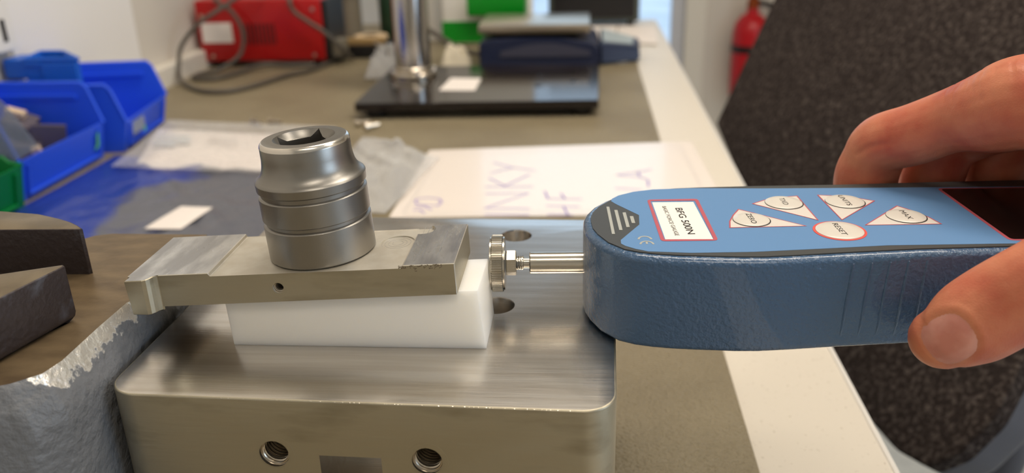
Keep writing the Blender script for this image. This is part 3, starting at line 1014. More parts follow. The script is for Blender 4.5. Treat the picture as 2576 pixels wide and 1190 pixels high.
creases = [  # grooves pressed into the skin: polyline, half width, depth
    ([(119.3, 330.5, 166.0), (113.8, 336.8, 163.0), (110.8, 341.5, 158.5)], 0.8, 0.55),
    ([(112.0, 336.5, 166.5), (115.0, 334.0, 170.0)], 0.7, 0.35),
    ([(143.0, 234.5, 153.0), (139.5, 234.0, 149.0), (138.8, 233.5, 143.0)], 0.8, 0.5),
    ([(146.0, 233.5, 152.0), (143.0, 232.8, 146.5), (143.0, 232.6, 141.0)], 0.7, 0.4),
    ([(137.0, 235.0, 150.5), (135.5, 234.6, 146.5), (135.6, 234.3, 142.0)], 0.6, 0.3),
    ([(149.0, 233.0, 150.5), (147.0, 232.4, 145.0), (147.0, 232.2, 140.0)], 0.7, 0.4),
]
ip = spline([c[:3] for c in chains['index']], 7)
ir = [v.x for v in spline([(c[3], 0, 0) for c in chains['index']], 7)]
for k in range(44, 62, 2):           # fine knuckle wrinkles round the base joint of the first finger
    T = (ip[k + 1] - ip[k - 1]).normalized()
    a_ = (VIEW - T * VIEW.dot(T)).normalized()
    b_ = T.cross(a_)
    if b_.z < 0:
        b_ = -b_
    a0 = -10 + 13 * ((k * 7) % 3)
    creases.append(([ip[k] + (a_ * math.cos(math.radians(g)) + b_ * math.sin(math.radians(g))) * ir[k] + T * .7 * math.sin(g * .12 + k) for g in range(a0, a0 + 62, 8)], 0.42, 0.20))
creases = [([Vector(p) for p in pl], wd, dp) for pl, wd, dp in creases]
for vtx in me.vertices:
    p = vtx.co / S + HO
    if p.x > 230:
        continue
    nrm = vtx.normal
    d, h, u, v = nail_d(p)
    if d < 1.5 and h > -6 and nrm.dot(nn) > .2:
        if d < 1:
            p = p - nn * (0.42 * min(1, (1 - d) * 9) * max(0, nrm.dot(nn)) ** 2)
        else:
            fold = math.exp(-((d - 1.16) / .12) ** 2)
            p = p + nrm * (0.34 * fold * (0.25 if u > .35 else 1.0) * max(0, nrm.dot(nn)))
    for pl, wd, dp in creases:
        if (p - pl[len(pl) // 2]).length_squared > 400:
            continue
        best = 1e9
        for a, b in zip(pl, pl[1:]):
            t = max(0, min(1, (p - a).dot(b - a) / (b - a).length_squared))
            best = min(best, (p - a.lerp(b, t)).length)
        if best < 4 and True:
            p = p - nrm * (dp * math.exp(-(best / wd) ** 2 * .5))
    vtx.co = (p - HO) * S
for p in me.polygons:
    p.use_smooth = True
me.update()
bvh = BVHTree.FromPolygons([v.co / S + HO for v in me.vertices], [tuple(p.vertices) for p in me.polygons])
bm = bmesh.new()
NR, NA = 7, 40
rings = []
for i in range(NR + 1):
    f = i / NR * 0.985
    ring = []
    for k in range(NA):
        a = 2 * PI * k / NA
        ca, sa = math.cos(a), math.sin(a)
        e = (abs(ca) ** 2.6 + abs(sa) ** 2.6) ** (-1 / 2.6)
        for shrink in (1, .96, .92, .88, .84, .8, .7, .6):
            q = NC + nu * (NL * e * ca * f * shrink) + nv * (NW * e * sa * f * shrink)
            hit, hn = bvh.ray_cast(q + nn * 30, -nn)[:2]
            if hit is not None and abs(hn.dot(nn)) > .3:
                break
        lift = 0.30 if i < NR - 1 else (0.12 if i == NR - 1 else -0.25)
        ring.append(bm.verts.new(hit + nn * lift))
    rings.append(ring)
bm.faces.new(rings[0])
for a, b in zip(rings, rings[1:]):
    for k in range(NA):
        bm.faces.new((a[k], b[k], b[(k + 1) % NA], a[(k + 1) % NA]))
emit('thumb_nail', bm, M['nail'], hand, smooth=True, flat_angle=60)
emit('sleeve_cuff', lathe(bmesh.new(), [(33, 0), (34.5, 0), (35.5, 4), (37, 40), (40, 120), (42, 300), (0, 300)], 40, frame_to((350, 293.5, 171.5), (1, .05, -.05)), cap=False), M['sleeve'], hand, smooth=True)

# ------------------------------------------------------------------ laminated sheet
lam = thing('laminated_sheet', (-20, 790, 0), 'laminated white sheet with purple handwriting lying beyond the block', 'sheet')
lp = [(-168, 677), (126, 690), (118.5, 912), (-167.5, 881)]
emit('sheet', prism(bmesh.new(), round_poly(lp, 3), 0.05, 0.9), M['lam'], lam)
emit('seal_line', ribbon(bmesh.new(), [(-157, 686), (112, 700), (104, 893), (-153, 866)], 0.96, 1.2, True), M['grey_line'], lam)
strokes = [
    [(-92.7, 835.5), (-70.8, 818.0), (-47.2, 808.3)], [(-92.1, 800.0), (-70.8, 818.0)], [(-92.7, 758.8), (-47.3, 758.9)], [(-92.0, 785.2), (-74.0, 761.0), (-52.4, 796.6)],
    [(-90.6, 739.2), (-50.4, 740.1), (-86.4, 700.6), (-46.6, 699.4)], [(-85.3, 684.6), (-46.2, 684.0)], [(-35.7, 746.3), (-33.6, 736.2), (-31.8, 725.4), (-0.9, 724.4)],
    [(-20.5, 740.3), (-16.1, 724.7)], [(-32.7, 707.0), (-2.8, 704.2)], [(-17.0, 705.2), (-12.9, 684)], [(-31.0, 685.0), (-8.9, 684.0)],
    [(67.9, 812.7), (54.3, 803.3), (32.5, 794.1)], [(32.5, 794.1), (54.8, 787.3), (62.0, 779.7)], [(53.8, 805.6), (54.9, 789.6)], [(62.0, 779.7), (61.0, 759.1)], [(29.8, 754.8), (53.9, 749.9)],
    [(-152.2, 724.8), (-141.6, 727.3), (-131.7, 724.9), (-127.8, 715.9), (-130.1, 706.3), (-140.8, 707.0), (-149.6, 710.8), (-152.6, 718.5), (-151.8, 724.0)],
    [(-150.8, 703.1), (-141.7, 704.3), (-133.6, 695.8)], [(-150.6, 694.9), (-144.1, 695.7), (-138.8, 687.7)]]
for grp in ((0, 1), (2, 3), (4,), (5,), (6, 7), (8, 9, 10), (11, 12, 13, 14), (15,), (16,), (17, 18)):
    bm = bmesh.new()
    for k in grp:
        ribbon(bm, strokes[k], 1.0, 1.9)
    emit('handwritten_letter', bm, M['purple_ink'], lam)


# ------------------------------------------------------------------ plastic bags
def crumpled(poly4, nx, ny, amp, seed, z0, freq=0.03, thick=0.0):
    """A wrinkled film over a quad (a,b,c,d), lying on z0."""
    a, b, c, d = [Vector(p) for p in poly4]
    bm = bmesh.new()
    g = []
    for j in range(ny + 1):
        row = []
        for i in range(nx + 1):
            s, t = i / nx, j / ny
            p = a.lerp(b, s).lerp(d.lerp(c, s), t)
            e = min(1, 5 * min(s, 1 - s, t, 1 - t) + .08)
            nz = noise.noise(Vector((p.x * freq, p.y * freq * .6, seed))) + .6 * noise.noise(Vector((p.x * freq * 2.7, p.y * freq * 2.2, seed + 9)))
            rg = 1 - abs(noise.noise(Vector((p.x * freq * 1.3 + p.y * freq * .9, p.y * freq * .5, seed + 4)))) * 2
            row.append(bm.verts.new((p.x + nz * 1.5, p.y + nz * 1.5, z0 + e * amp * (0.75 + .5 * nz + .5 * max(0, rg)))))
        g.append(row)
    for j in range(ny):
        for i in range(nx):
            bm.faces.new((g[j][i], g[j][i + 1], g[j + 1][i + 1], g[j + 1][i]))
    return bm


bag = thing('plastic_bag', (-400, 760, 0), 'wrinkled blue and slate grey plastic bag lying beside the blue bins', 'bag')
emit('bag_film', crumpled([(-524, 560), (-262, 560), (-262, 822), (-516, 866)], 60, 60, 6.0, 1.7, 0.4, .022), M['bag'], bag, smooth=True, flat_angle=80)
hdr = emit('header_card', crumpled([(-468, 812), (-276, 792), (-300, 925), (-515, 968)], 24, 16, 3.0, 5.5, 3.5, .012), M['paper'], bag, smooth=True, flat_angle=80)
emit('sleeve_film', crumpled([(-484, 796), (-258, 770), (-288, 948), (-512, 986)], 30, 24, 3.2, 6.1, 9.6, .02), M['clear_film'], bag, smooth=True, flat_angle=80)
bm = bmesh.new()
for x0, y0, x1, y1 in ((-491, 915, -448, 907), (-486, 898, -440, 890), (-480, 882, -452, 877)):
    ribbon(bm, [(x0, y0), ((x0 + x1) / 2, (y0 + y1) / 2 + 2), (x1, y1)], 9.5, 9)
emit('printed_logo', bm, mat('faded_blue_print', (190, 200, 208), .6), hdr)
bm = bmesh.new()
ribbon(bm, [(-425, 905), (-388, 897)], 9.5, 4)
ribbon(bm, [(-421, 888), (-380, 879)], 9.5, 3)
emit('printed_line', bm, mat('faded_grey_print', (176, 170, 164), .6), hdr)
emit('address_label', crumpled([(-364, 628), (-332, 627), (-326, 679), (-357, 681)], 6, 6, 1.0, 2.2, 9.0, .02), M['paper'], bag, smooth=True, flat_angle=80)
o = emit('clear_bag', crumpled([(-262, 690), (-172, 684), (-150, 850), (-252, 928)], 46, 46, 15, 3.1, 1.2, .028), M['clear'], origin=(-210, 790, 0), smooth=True, flat_angle=80)
tag(o, 'crumpled clear polythene bag between the socket and the handwritten sheet', 'bag')


# ------------------------------------------------------------------ parts bins
def make_bin(name, label, m, xb, xf, y0, y1, z0=0.1, h=83, lip=40, dark=None, group='plastic parts bins'):
    """A stackable bin, open at its sloping front (towards +x)."""
    t = thing(name, ((xb + xf) / 2, (y0 + y1) / 2, z0), label, 'bin', group)
    th = 2.6
    bm = bmesh.new()
    prof = [(xb, z0), (xf - 8, z0), (xf, z0 + lip), (xf - 12, z0 + h - 4), (xf - 16, z0 + h), (xb, z0 + h)]
    for ya, yb_ in ((y0, y0 + th), (y1 - th, y1)):
        a = [bm.verts.new((x, ya, z)) for x, z in prof]
        b = [bm.verts.new((x, yb_, z)) for x, z in prof]
        bm.faces.new(a)
        bm.faces.new(list(reversed(b)))
        for i in range(len(prof)):
            j = (i + 1) % len(prof)
            bm.faces.new((a[i], b[i], b[j], a[j]))
    bx(bm, xb, xb + th, y0 + th, y1 - th, z0, z0 + h)
    bx(bm, xb + th, xf - 8, y0 + th, y1 - th, z0, z0 + th)
    emit('bin_shell', bm, m, t)
    bm = bmesh.new()                                  # front lip with its framed label recess
    a = [bm.verts.new(p) for p in ((xf - 8, y0 + th, z0), (xf, y0 + th, z0 + lip), (xf - th, y0 + th, z0 + lip), (xf - 8 - th, y0 + th, z0 + th))]
    b = [bm.verts.new((v.co.x, y1 - th, v.co.z)) for v in a]
    bm.faces.new(a)
    bm.faces.new(list(reversed(b)))
    for i in range(4):
        bm.faces.new((a[i], b[i], b[(i + 1) % 4], a[(i + 1) % 4]))
    emit('front_lip', bm, m, t)
    for ya, yb_ in ((y0 + th, y0 + th + 3.5), (y1 - th - 3.5, y1 - th)):
        emit('inner_ledge', box(xb + th, xf - 22, ya, yb_, z0 + h - 16, z0 + h - 12), m, t)
    def on(y, f, out=1.6): return Vector((xf - 8 + 8 * f + out, y, z0 + lip * f))
    fr = bmesh.new()
    for A, B in ((on(y0 + 12, .15), on(y1 - 12, .15)), (on(y1 - 12, .15), on(y1 - 12, .88)), (on(y0 + 12, .88), on(y0 + 12, .15))):
        sweep(fr, [A, B], 1.8, 6)
    emit('label_holder', fr, m, t)
    rim = bmesh.new()
    for y in (y0 + .8, y1 - .8):
        sweep(rim, [(xb, y, z0 + h), (xf - 16, y, z0 + h), (xf - 11.5, y, z0 + h - 5), (xf + .3, y, z0 + lip)], 2.1, 8)
    sweep(rim, [(xb + 1.3, y0, z0 + h), (xb + 1.3, y1, z0 + h)], 2.1, 8)
    emit('rolled_rim', rim, m, t, smooth=True)
    return t


b1 = make_bin('parts_bin', 'blue bin holding brown and cream plastic parts, nearest the blue bag', M['bin_blue'], -636, -520, 711, 861, lip=40)
b2 = make_bin('parts_bin', 'empty blue bin beyond the bin of brown parts, a torn clear sticker on its lip', M['bin_blue'], -636, -522, 871, 1010, h=76, lip=34)
make_bin('parts_bin', 'green parts bin at the picture edge before the blue bins', M['bin_green'], -636, -511, 560, 703, h=48, lip=41)
bm = bmesh.new()
flat = [(-522.5, 852, 31), (-522.0, 846, 33), (-522.4, 842, 28), (-523.4, 843, 22), (-525.0, 838, 14), (-524.4, 846, 16), (-523.3, 850, 23)]
f1 = [bm.verts.new((x + 2.6, y, z)) for x, y, z in flat]
f0 = [bm.verts.new((x + 2.2, y, z)) for x, y, z in flat]
bm.faces.new(f1)
bm.faces.new(f0[::-1])
for i in range(len(flat)):
    j = (i + 1) % len(flat)
    bm.faces.new((f0[i], f0[j], f1[j], f1[i]))
emit('torn_sticker', bm, M['sticker_green'], b1)
st_ = emit('torn_sticker', box(-521.4, -521.0, 884, 922, 16, 30), M['clear_thin'], b2)
emit('sticker_scrap', box(-521.3, -520.8, 916, 922, 12, 18), M['sticker_green'], st_)
t = thing('parts_bin', (-585, 905, 3), 'small lighter blue bin standing inside the empty blue bin', 'bin', 'plastic parts bins')
wall3 = [(-613, 888), (-553, 888), (-550.5, 890), (-584, 920), (-588, 921.5), (-613, 921.5)]
bm = bmesh.new()
def top3(q): return 103.5 if q[1] < 894 else 106
in3 = inset(wall3, 2.6)
ro = [[bm.verts.new((*q, z)) for q in wall3] for z in (3,)] + [[bm.verts.new((*q, top3(q))) for q in wall3]]
ri = [[bm.verts.new((*q, top3(q))) for q in in3], [bm.verts.new((*q, 6)) for q in in3]]
seq = ro + ri
for a, b in zip(seq, seq[1:]):
    for k in range(6):
        bm.faces.new((a[k], a[(k + 1) % 6], b[(k + 1) % 6], b[k]))
bm.faces.new(seq[0][::-1])
bm.faces.new(seq[-1])
emit('bin_shell', bm, M['bin_light'], t)
emit('label_holder', box(-593, -553, 885.8, 888.1, 10, 99, .8), M['bin_light'], t)
emit('label_holder', box(-613, -593, 885.8, 888.1, 96, 101, .8), M['bin_light'], t)
emit('back_flange', box(-638, -612.8, 888, 921.5, 82, 103.5, 1.5), M['bin_light'], t)
rim3 = [Vector((*q, 103.5 if q[1] < 894 else 106)) for q in wall3]
bm = bmesh.new()
for k in range(6):
    sweep(bm, [rim3[k], rim3[(k + 1) % 6]], 1.8, 8)
emit('rolled_rim', bm, M['bin_light'], t, smooth=True)

b2.location = Vector((-572, 942, .1)) * S
b2.rotation_euler = (0, 0, math.radians(8))

# what lies in the first bin
def rot_box(name, c, dims, rx, ry, rz, m, label, cat, group=None, bev=.6):
    xf = Matrix.Translation(c) @ Matrix.Rotation(rz, 4, 'Z') @ Matrix.Rotation(ry, 4, 'Y') @ Matrix.Rotation(rx, 4, 'X')
    a, b, c_ = dims
    o = emit(name, box(-a / 2, a / 2, -b / 2, b / 2, -c_ / 2, c_ / 2, bev, 2, xf), m, origin=c)
    return tag(o, label, cat, group)


rot_box('plastic_bracket', (-590, 815, 15.5), (40, 26, 26), 0, .05, .4, M['brown_part'], 'brown plastic bracket at the bottom of the blue bin', 'plastic part', 'plastic parts in the blue bin')
rot_box('plastic_bracket', (-600, 838, 42), (30, 26, 20), .3, .4, .2, M['brown_part'], 'brown plastic bracket on top of the parts pile in the blue bin', 'plastic part', 'plastic parts in the blue bin')
rot_box('plastic_bracket', (-566, 830, 28), (34, 4, 36), .15, .15, .5, M['brown_part'], 'thin brown plastic plate leaning on the parts in the blue bin', 'plastic part', 'plastic parts in the blue bin')
rot_box('plastic_strip', (-600, 836, 57), (20, 8, 7), .2, .3, .1, M['cream_part'], 'cream plastic strip on the topmost brown bracket', 'plastic part', 'plastic parts in the blue bin')
rot_box('plastic_strip', (-541, 778, 20), (8, 7, 36), .2, -.25, .3, M['cream_part'], 'cream plastic strip standing behind the lip of the blue bin', 'plastic part', 'plastic parts in the blue bin')
bm = bmesh.new()
sl = [(-590, 30), (-560, 26), (-530, 38), (-493, 57), (-514, 96), (-545, 130), (-590, 120)]
a = [bm.verts.new((x, 706.2 + .4 * math.sin(x * .2), z)) for x, z in sl]
b = [bm.verts.new((x, 706.6 + .4 * math.sin(x * .2), z)) for x, z in sl]
bm.faces.new(a)
bm.faces.new(b[::-1])
for i in range(len(sl)):
    j = (i + 1) % len(sl)
    bm.faces.new((a[i], a[j], b[j], b[i]))
o = emit('clear_sleeve', bm, M['clear_thin'], origin=(-540, 706, 30))
tag(o, 'stiff clear plastic sleeve stuck between the green bin and the blue bin', 'plastic sleeve')

# ------------------------------------------------------------------ wall panel and slotted rail
o = emit('wall_board', box(XL, XL + 4, 916, 1192, 29.5, 900, .5), M['wall_panel'], origin=(XL, 1050, 30))
tag(o, 'plain white board fixed to the wall behind the blue bins', 'board')
t = thing('slotted_rail', (XL, 885, 30), 'white slotted shelf rail on the wall above the bins', 'shelf rail')
rail = emit('rail_body', box(XL, XL + 14, 850, 911, 112, 900, 1), M['white'], t)
bm = bmesh.new()
for k in range(18):
    for y in (866, 890):
        bx(bm, XL + 13.6, XL + 14.3, y, y + 8, 122 + k * 44, 122 + k * 44 + 24)
emit('slot', bm, M['black'], t)['kind'] = 'stuff'

# ------------------------------------------------------------------ test stand
st = thing('test_stand', (-130, 1135, 0), 'black test stand base with a tall chrome column', 'test stand')
base = [(-284.5, 1017), (18.5, 1027), (23, 1253), (-284.6, 1256)]
emit('base_plate', prism(bmesh.new(), round_poly(base, 4), 10.5, 21, .8, .5), M['black_gloss'], st)
for x, y in ((-262, 1040), (-2, 1046), (-260, 1235), (0, 1232)):
    emit('foot', lathe(bmesh.new(), [(11, 0.1), (13, 2), (14, 10.6)], 24, Matrix.Translation((x, y, 0))), M['black'], st, smooth=True)
emit('collar', lathe(bmesh.new(), [(32, 21), (32, 27), (30.5, 29), (27, 30), (27, 34), (24.9, 36)], 56, Matrix.Translation((-239, 1182, 0)), cap=False), M['steel'], st, smooth=True)
emit('column', lathe(bmesh.new(), [(24.8, 21), (24.8, 640), (23, 643), (0, 643)], 64, Matrix.Translation((-239, 1182, 0))), M['chrome'], st, smooth=True)
for a in (-1.2, .4, 2.0, 3.6):
    emit('bolt', lathe(bmesh.new(), [(4, 29), (4, 32.5), (3, 34), (0, 34.3)], 16, Matrix.Translation((-239 + 29 * math.cos(a), 1182 + 29 * math.sin(a), -1.5))), M['chrome'], st, smooth=True)
emit('white_label', flat_poly(bmesh.new(), [(-189, 1087), (-141, 1085), (-141, 1160), (-184, 1165)], 21.25, .2), M['paper'], st)
for x, y in ((-60, 1110), (-60, 1170), (-15, 1140)):
    emit('bolt', lathe(bmesh.new(), [(4.5, 21), (4.5, 21.7), (0, 22)], 16, Matrix.Translation((x, y, 0))), M['black'], st, smooth=True)
o = emit('paper_tag', prism(bmesh.new(), round_poly([(-305, 1215), (-292, 1208), (-276, 1290), (-290, 1296)], 5), 0.2, 5), M['white'], origin=(-290, 1250, 0))
tag(o, 'small white tag on the mat beside the test stand corner', 'tag')

# ------------------------------------------------------------------ laboratory scale
sca = thing('bench_scale', (-70, 1390, 0), 'navy bench scale with a square steel weighing pan', 'scale')
bm = bmesh.new()
sec = [(-163, 3), (24, 3), (25, 28), (12, 40), (-30, 46), (-100, 48), (-150, 46), (-163, 42)]
a = [bm.verts.new((x, 1325, z)) for x, z in sec]
b = [bm.verts.new((x, 1465, z + (5 if z > 5 else 0))) for x, z in sec]
bm.faces.new(a)
bm.faces.new(b[::-1])
for i in range(len(sec)):
    j = (i + 1) % len(sec)
    bm.faces.new((a[i], a[j], b[j], b[i]))
bmesh.ops.bevel(bm, geom=list(bm.edges), offset=3, segments=2, affect='EDGES')
emit('scale_body', bm, M['navy'], sca, smooth=True)
bm = bmesh.new()          # arched badge-like swell on the front
sw = [(-130 + i * 14, 1325 - 4 * math.sin(PI * i / 10), 21 + 12 * math.sin(PI * i / 10)) for i in range(11)]
va = [bm.verts.new((x, 1323.5, 20)) for x, y, z in sw]
vb = [bm.verts.new((x, 1323.0, z + 8)) for x, y, z in sw]
for i in range(10):
    bm.faces.new((va[i], va[i + 1], vb[i + 1], vb[i]))
emit('front_panel', bm, mat('navy_satin_panel', (72, 74, 92), .28), sca, smooth=True)
con = bmesh.new()
cp = [(26, 1345, 3), (90, 1372, 3), (93, 1440, 3), (26, 1452, 3), (26, 1345, 35), (88, 1376, 24), (92, 1440, 28), (26, 1452, 44)]
v = [con.verts.new(p) for p in cp]
for q in ((0, 3, 2, 1), (4, 5, 6, 7), (0, 1, 5, 4), (1, 2, 6, 5), (2, 3, 7, 6), (3, 0, 4, 7)):
    con.faces.new([v[i] for i in q])
bmesh.ops.bevel(con, geom=list(con.edges), offset=3, segments=2, affect='EDGES')
emit('console', con, M['navy'], sca, smooth=True)
bm = bmesh.new()
q = [(30, 1362, 36.0), (78, 1384, 27.6), (82, 1432, 30.4), (30, 1442, 43.2)]
a = [bm.verts.new((x, y, z - .6)) for x, y, z in q]
b = [bm.verts.new((x, y, z + .8)) for x, y, z in q]
bm.faces.new(b)
bm.faces.new(a[::-1])
for i in range(4):
    bm.faces.new((a[i], a[(i + 1) % 4], b[(i + 1) % 4], b[i]))
emit('keypad', bm, M['scale_face'], sca)
for x, y in ((70, 1340), (86, 1400)):
    pass
emit('scale_foot', lathe(bmesh.new(), [(14, 0.3), (15, 2), (15, 7), (12, 9)], 24, Matrix.Translation((58, 1380, 0))), M['white'], sca, smooth=True)
for x, y in ((-145, 1342), (8, 1342), (-145, 1450), (8, 1450)):
    emit('scale_foot', lathe(bmesh.new(), [(9, 0.1), (9, 4)], 20, Matrix.Translation((x, y, 0))), M['black'], sca)
pan = emit('pan', prism(bmesh.new(), rounded_rect(-164, 10, 1328, 1462, 6), 55.5, 68, 1.2, 1.2), M['steel'], sca, smooth=True)
emit('pan_support', box(-140, -10, 1350, 1440, 44, 55.6, 2), M['black'], sca)
cab = spline([(-160, 1400, 13), (-180, 1400, 13), (-208, 1402, 23), (-234, 1405, 38), (-260, 1410, 53), (-286, 1420, 60), (-318, 1440, 36), (-320, 1500, 6), (-318, 1560, 5.2)], 8)
emit('power_cord', sweep(bmesh.new(), cab, 4.2, 8), M['cable'], sca, smooth=True)

# ------------------------------------------------------------------ red power unit with its cables
wl = thing('power_unit', (-528, 1425, 0), 'red vented power unit with a white label standing by the wall', 'power unit')
emit('case', box(-632, -422, 1370, 1480, 10, 108, 3, 3), M['red_case'], wl, smooth=True)
bm = bmesh.new()
for k in range(9):
    x = -558 + k * 6.6
    bx(bm, x, x + 3.2, 1369.6, 1370.4, 37, 71)
emit('vent', bm, M['slot'], wl)
emit('label', box(-630 + 5, -574, 1369.2, 1370.2, 41, 73), M['paper'], wl)
for x, z in ((-622, 84), (-436, 92), (-612, 19), (-440, 19)):
    emit('screw', lathe(bmesh.new(), [(3.4, 0), (3.0, 1.4), (0, 1.8)], 14, frame_to((x, 1370, z), (0, -1, 0))), M['steel'], wl, smooth=True)
for x in (-610, -445):
    for y in (1385, 1465):
        emit('foot', lathe(bmesh.new(), [(8, .1), (9, 10.2)], 16, Matrix.Translation((x, y, 0))), M['black'], wl)
pnl = emit('control_panel', box(-422, -414, 1372, 1478, 12, 106, 2), M['black'], wl)
for y, z, r in ((1400, 88, 11), (1450, 88, 11), (1400, 52, 13)):
    emit('knob', lathe(bmesh.new(), [(r, 0), (r * .85, 9), (0, 10)], 20, frame_to((-414, y, z), (1, 0, 0))), M['steel'], pnl, smooth=True)
emit('terminal', lathe(bmesh.new(), [(14, 0), (14, 14), (10, 18), (0, 18)], 20, frame_to((-414, 1450, 30), (1, 0, 0))), M['black'], pnl, smooth=True)
emit('terminal', lathe(bmesh.new(), [(10, 0), (10, 16), (6, 20), (0, 20)], 20, frame_to((-414, 1455, 62), (1, 0, 0))), M['red_orange'], pnl, smooth=True)
emit('carry_handle', sweep(bmesh.new(), [(-600, 1425, 107), (-595, 1425, 132), (-455, 1425, 132), (-450, 1425, 107)], 6, 10), M['black'], wl, smooth=True)
emit('side_socket', box(-414, -396, 1382, 1420, 14, 40, 2), M['taupe'], pnl)
c1 = spline([(-470, 1425, 150), (-523, 1340, 126), (-563, 1300, 101), (-592, 1285, 82), (-618, 1275, 52), (-621, 1262, 26), (-612, 1240, 9), (-574, 1195, 4.5), (-540, 1170, 4.5), (-508, 1172, 4.5), (-484, 1206, 4.5), (-459, 1277, 4.5), (-432, 1318, 4.5), (-413, 1405, 4.5), (-385, 1470, 4.5)], 8)
c2 = spline([(-605, 1440, 140), (-590, 1362, 112), (-562, 1353, 92), (-548, 1350, 60), (-556, 1343, 25), (-586, 1318, 6), (-606, 1290, 5), (-600, 1262, 4.6), (-566, 1262, 4.6), (-545, 1300, 5), (-520, 1352, 8), (-480, 1356, 4.6), (-440, 1366, 4.6)], 8)
c3 = spline([(-480, 1430, 138), (-468, 1362, 112), (-462, 1356, 92), (-440, 1358, 74), (-418, 1355, 60), (-395, 1372, 30), (-388, 1410, 5)], 8)
for cc in (c1, c2, c3):
    emit('cable', sweep(bmesh.new(), cc, 3.5, 8), M['cable'], wl, smooth=True)

# ------------------------------------------------------------------ clutter beyond the power unit
t = thing('wire_spool', (-440, 1600, 0), 'brown spool of wire standing beside the red power unit', 'spool')
emit('spool_flange', lathe(bmesh.new(), [(32, 0.1), (32, 4), (12, 4)], 32, Matrix.Translation((-440, 1600, 0))), M['brown_spool'], t)
emit('spool_flange', lathe(bmesh.new(), [(12, 96), (32, 96), (32, 100), (0, 100)], 32, Matrix.Translation((-440, 1600, 0))), M['brown_spool'], t)
emit('wire_winding', lathe(bmesh.new(), [(24, 4)] + [(24 + (.8 if i % 2 else 0), 4 + i * 2.3) for i in range(1, 40)] + [(24, 96)], 32, Matrix.Translation((-440, 1600, 0))), M['taupe'], t, smooth=True)
o = emit('wooden_stick', box(-412, -340, 1440, 1455, 22, 33, 1), M['tan'], origin=(-376, 1447, 22))
tag(o, 'tan wooden stick lying on a dark box beside the power unit', 'stick')
o = emit('dark_box', box(-410, -330, 1436, 1500, .1, 22, 2), M['black'], origin=(-370, 1468, 0))
tag(o, 'low dark box under the tan wooden stick', 'box')
t = thing('green_bottle', (-362, 1610, 0), 'dark green bottle behind the chrome column', 'bottle')
emit('bottle_body', lathe(bmesh.new(), [(20, .1), (22, 3), (22, 95), (18, 108), (9, 118), (9, 130)], 32, Matrix.Translation((-362, 1610, 0))), M['dark_green'], t, smooth=True)
emit('cap', lathe(bmesh.new(), [(10.5, 126), (10.5, 142), (0, 143)], 24, Matrix.Translation((-362, 1610, 0))), M['black'], t)
t = thing('tape_roll', (-385, 1535, 0), 'cream tape roll lying flat between the spool and the green bottle', 'tape roll')
xf = Matrix.Translation((-385, 1535, 12.2))
emit('tape', lathe(bmesh.new(), [(14, -12), (29.8, -12), (29.8, 12), (14, 12), (14, -12)], 40, xf, cap=False), M['cream_part'], t, smooth=True)
emit('tape_core', lathe(bmesh.new(), [(12, -12), (14, -12), (14, 12), (12, 12), (12, -12)], 40, xf, cap=False), M['brown_spool'], t, smooth=True)
for k, (p, q) in enumerate((((-350, 1420, 26), (-292, 1330, 5)), ((-340, 1430, 8), (-284, 1360, 5)))):
    o = emit('metal_strip', sweep(bmesh.new(), [p, ((p[0] + q[0]) / 2, (p[1] + q[1]) / 2, (p[2] + q[2]) / 2 + 6), q], 4.5, 8), M['steel'], origin=q, smooth=True)
    tag(o, ['bent steel strip resting on the dark box edge', 'bent steel strip lying flat on the mat by the dark box'][k], 'metal strip')
o = emit('clear_bag', crumpled([(-330, 1250), (-262, 1265), (-270, 1400), (-335, 1380)], 24, 24, 34, 8.1, .6, .03), M['clear'], origin=(-300, 1320, 0), smooth=True, flat_angle=80)
tag(o, 'crumpled clear bag on the mat behind the chrome column', 'bag')
t = thing('paper_roll', (-284, 1640, 0), 'white paper towel roll standing just beyond the chrome column', 'paper roll')
emit('roll', lathe(bmesh.new(), [(14, .1), (27, .1), (27, 210), (14, 210)], 40, Matrix.Translation((-284, 1640, 0)), cap=False), M['white'], t, smooth=True)
emit('core', lathe(bmesh.new(), [(12, .1), (14, .1), (14, 210), (12, 210), (12, .1)], 32, Matrix.Translation((-284, 1640, 0)), cap=False), M['tan'], t, smooth=True)
o = emit('crumpled_tissue', crumpled([(-228, 1340), (-178, 1345), (-185, 1400), (-232, 1396)], 18, 18, 26, 4.4, .5, .05), mat('tissue', (205, 196, 176), .8), origin=(-200, 1370, 0), smooth=True, flat_angle=80)
tag(o, 'crumpled cream tissue on the mat between the chrome column and the scale', 'tissue')

t = thing('product_bag', (-180, 1560, 0), 'green and white packet standing behind the bench scale', 'packet')
pk = bmesh.new()
bx(pk, -258, -92, 1550, 1590, .1, 190, 8, 3)
pko = emit('packet_film', pk, M['white'], t, smooth=True)
emit('green_print', box(-256, -176, 1548.6, 1550.4, 6, 44, .5), M['green_bag'], t)
emit('green_flap', prism(bmesh.new(), [(-206, 1530), (-104, 1524), (-100, 1548.8), (-206, 1548.8)], 55, 92, 3, 3, 3), M['green_bag'], t, smooth=True)
mon = thing('equipment_case', (20, 1830, 0), 'dark olive equipment case at the far end of the bench', 'equipment case')
emit('case', box(-72, 112, 1770, 1850, 8, 170, 4), M['monitor'], mon, smooth=True)
for x in (-55, 95):
    for y in (1782, 1838):
        emit('foot', lathe(bmesh.new(), [(7, .1), (8, 8.5)], 16, Matrix.Translation((x, y, 0))), M['black'], mon)
emit('front_bezel', box(-62, 102, 1766, 1770.5, 16, 160, 1), M['black'], mon)
PAP = [('paper_sheet', [(58, 1560), (131, 1540), (143, 1752), (70, 1760)], 0.2, 'white paper sheet on the far bench corner beside the scale', 'paper'),
       ('paper_sheet', [(-60, 1590), (60, 1580), (66, 1755), (-50, 1755)], 1.0, 'white paper sheet between the scale and the equipment case', 'paper')]
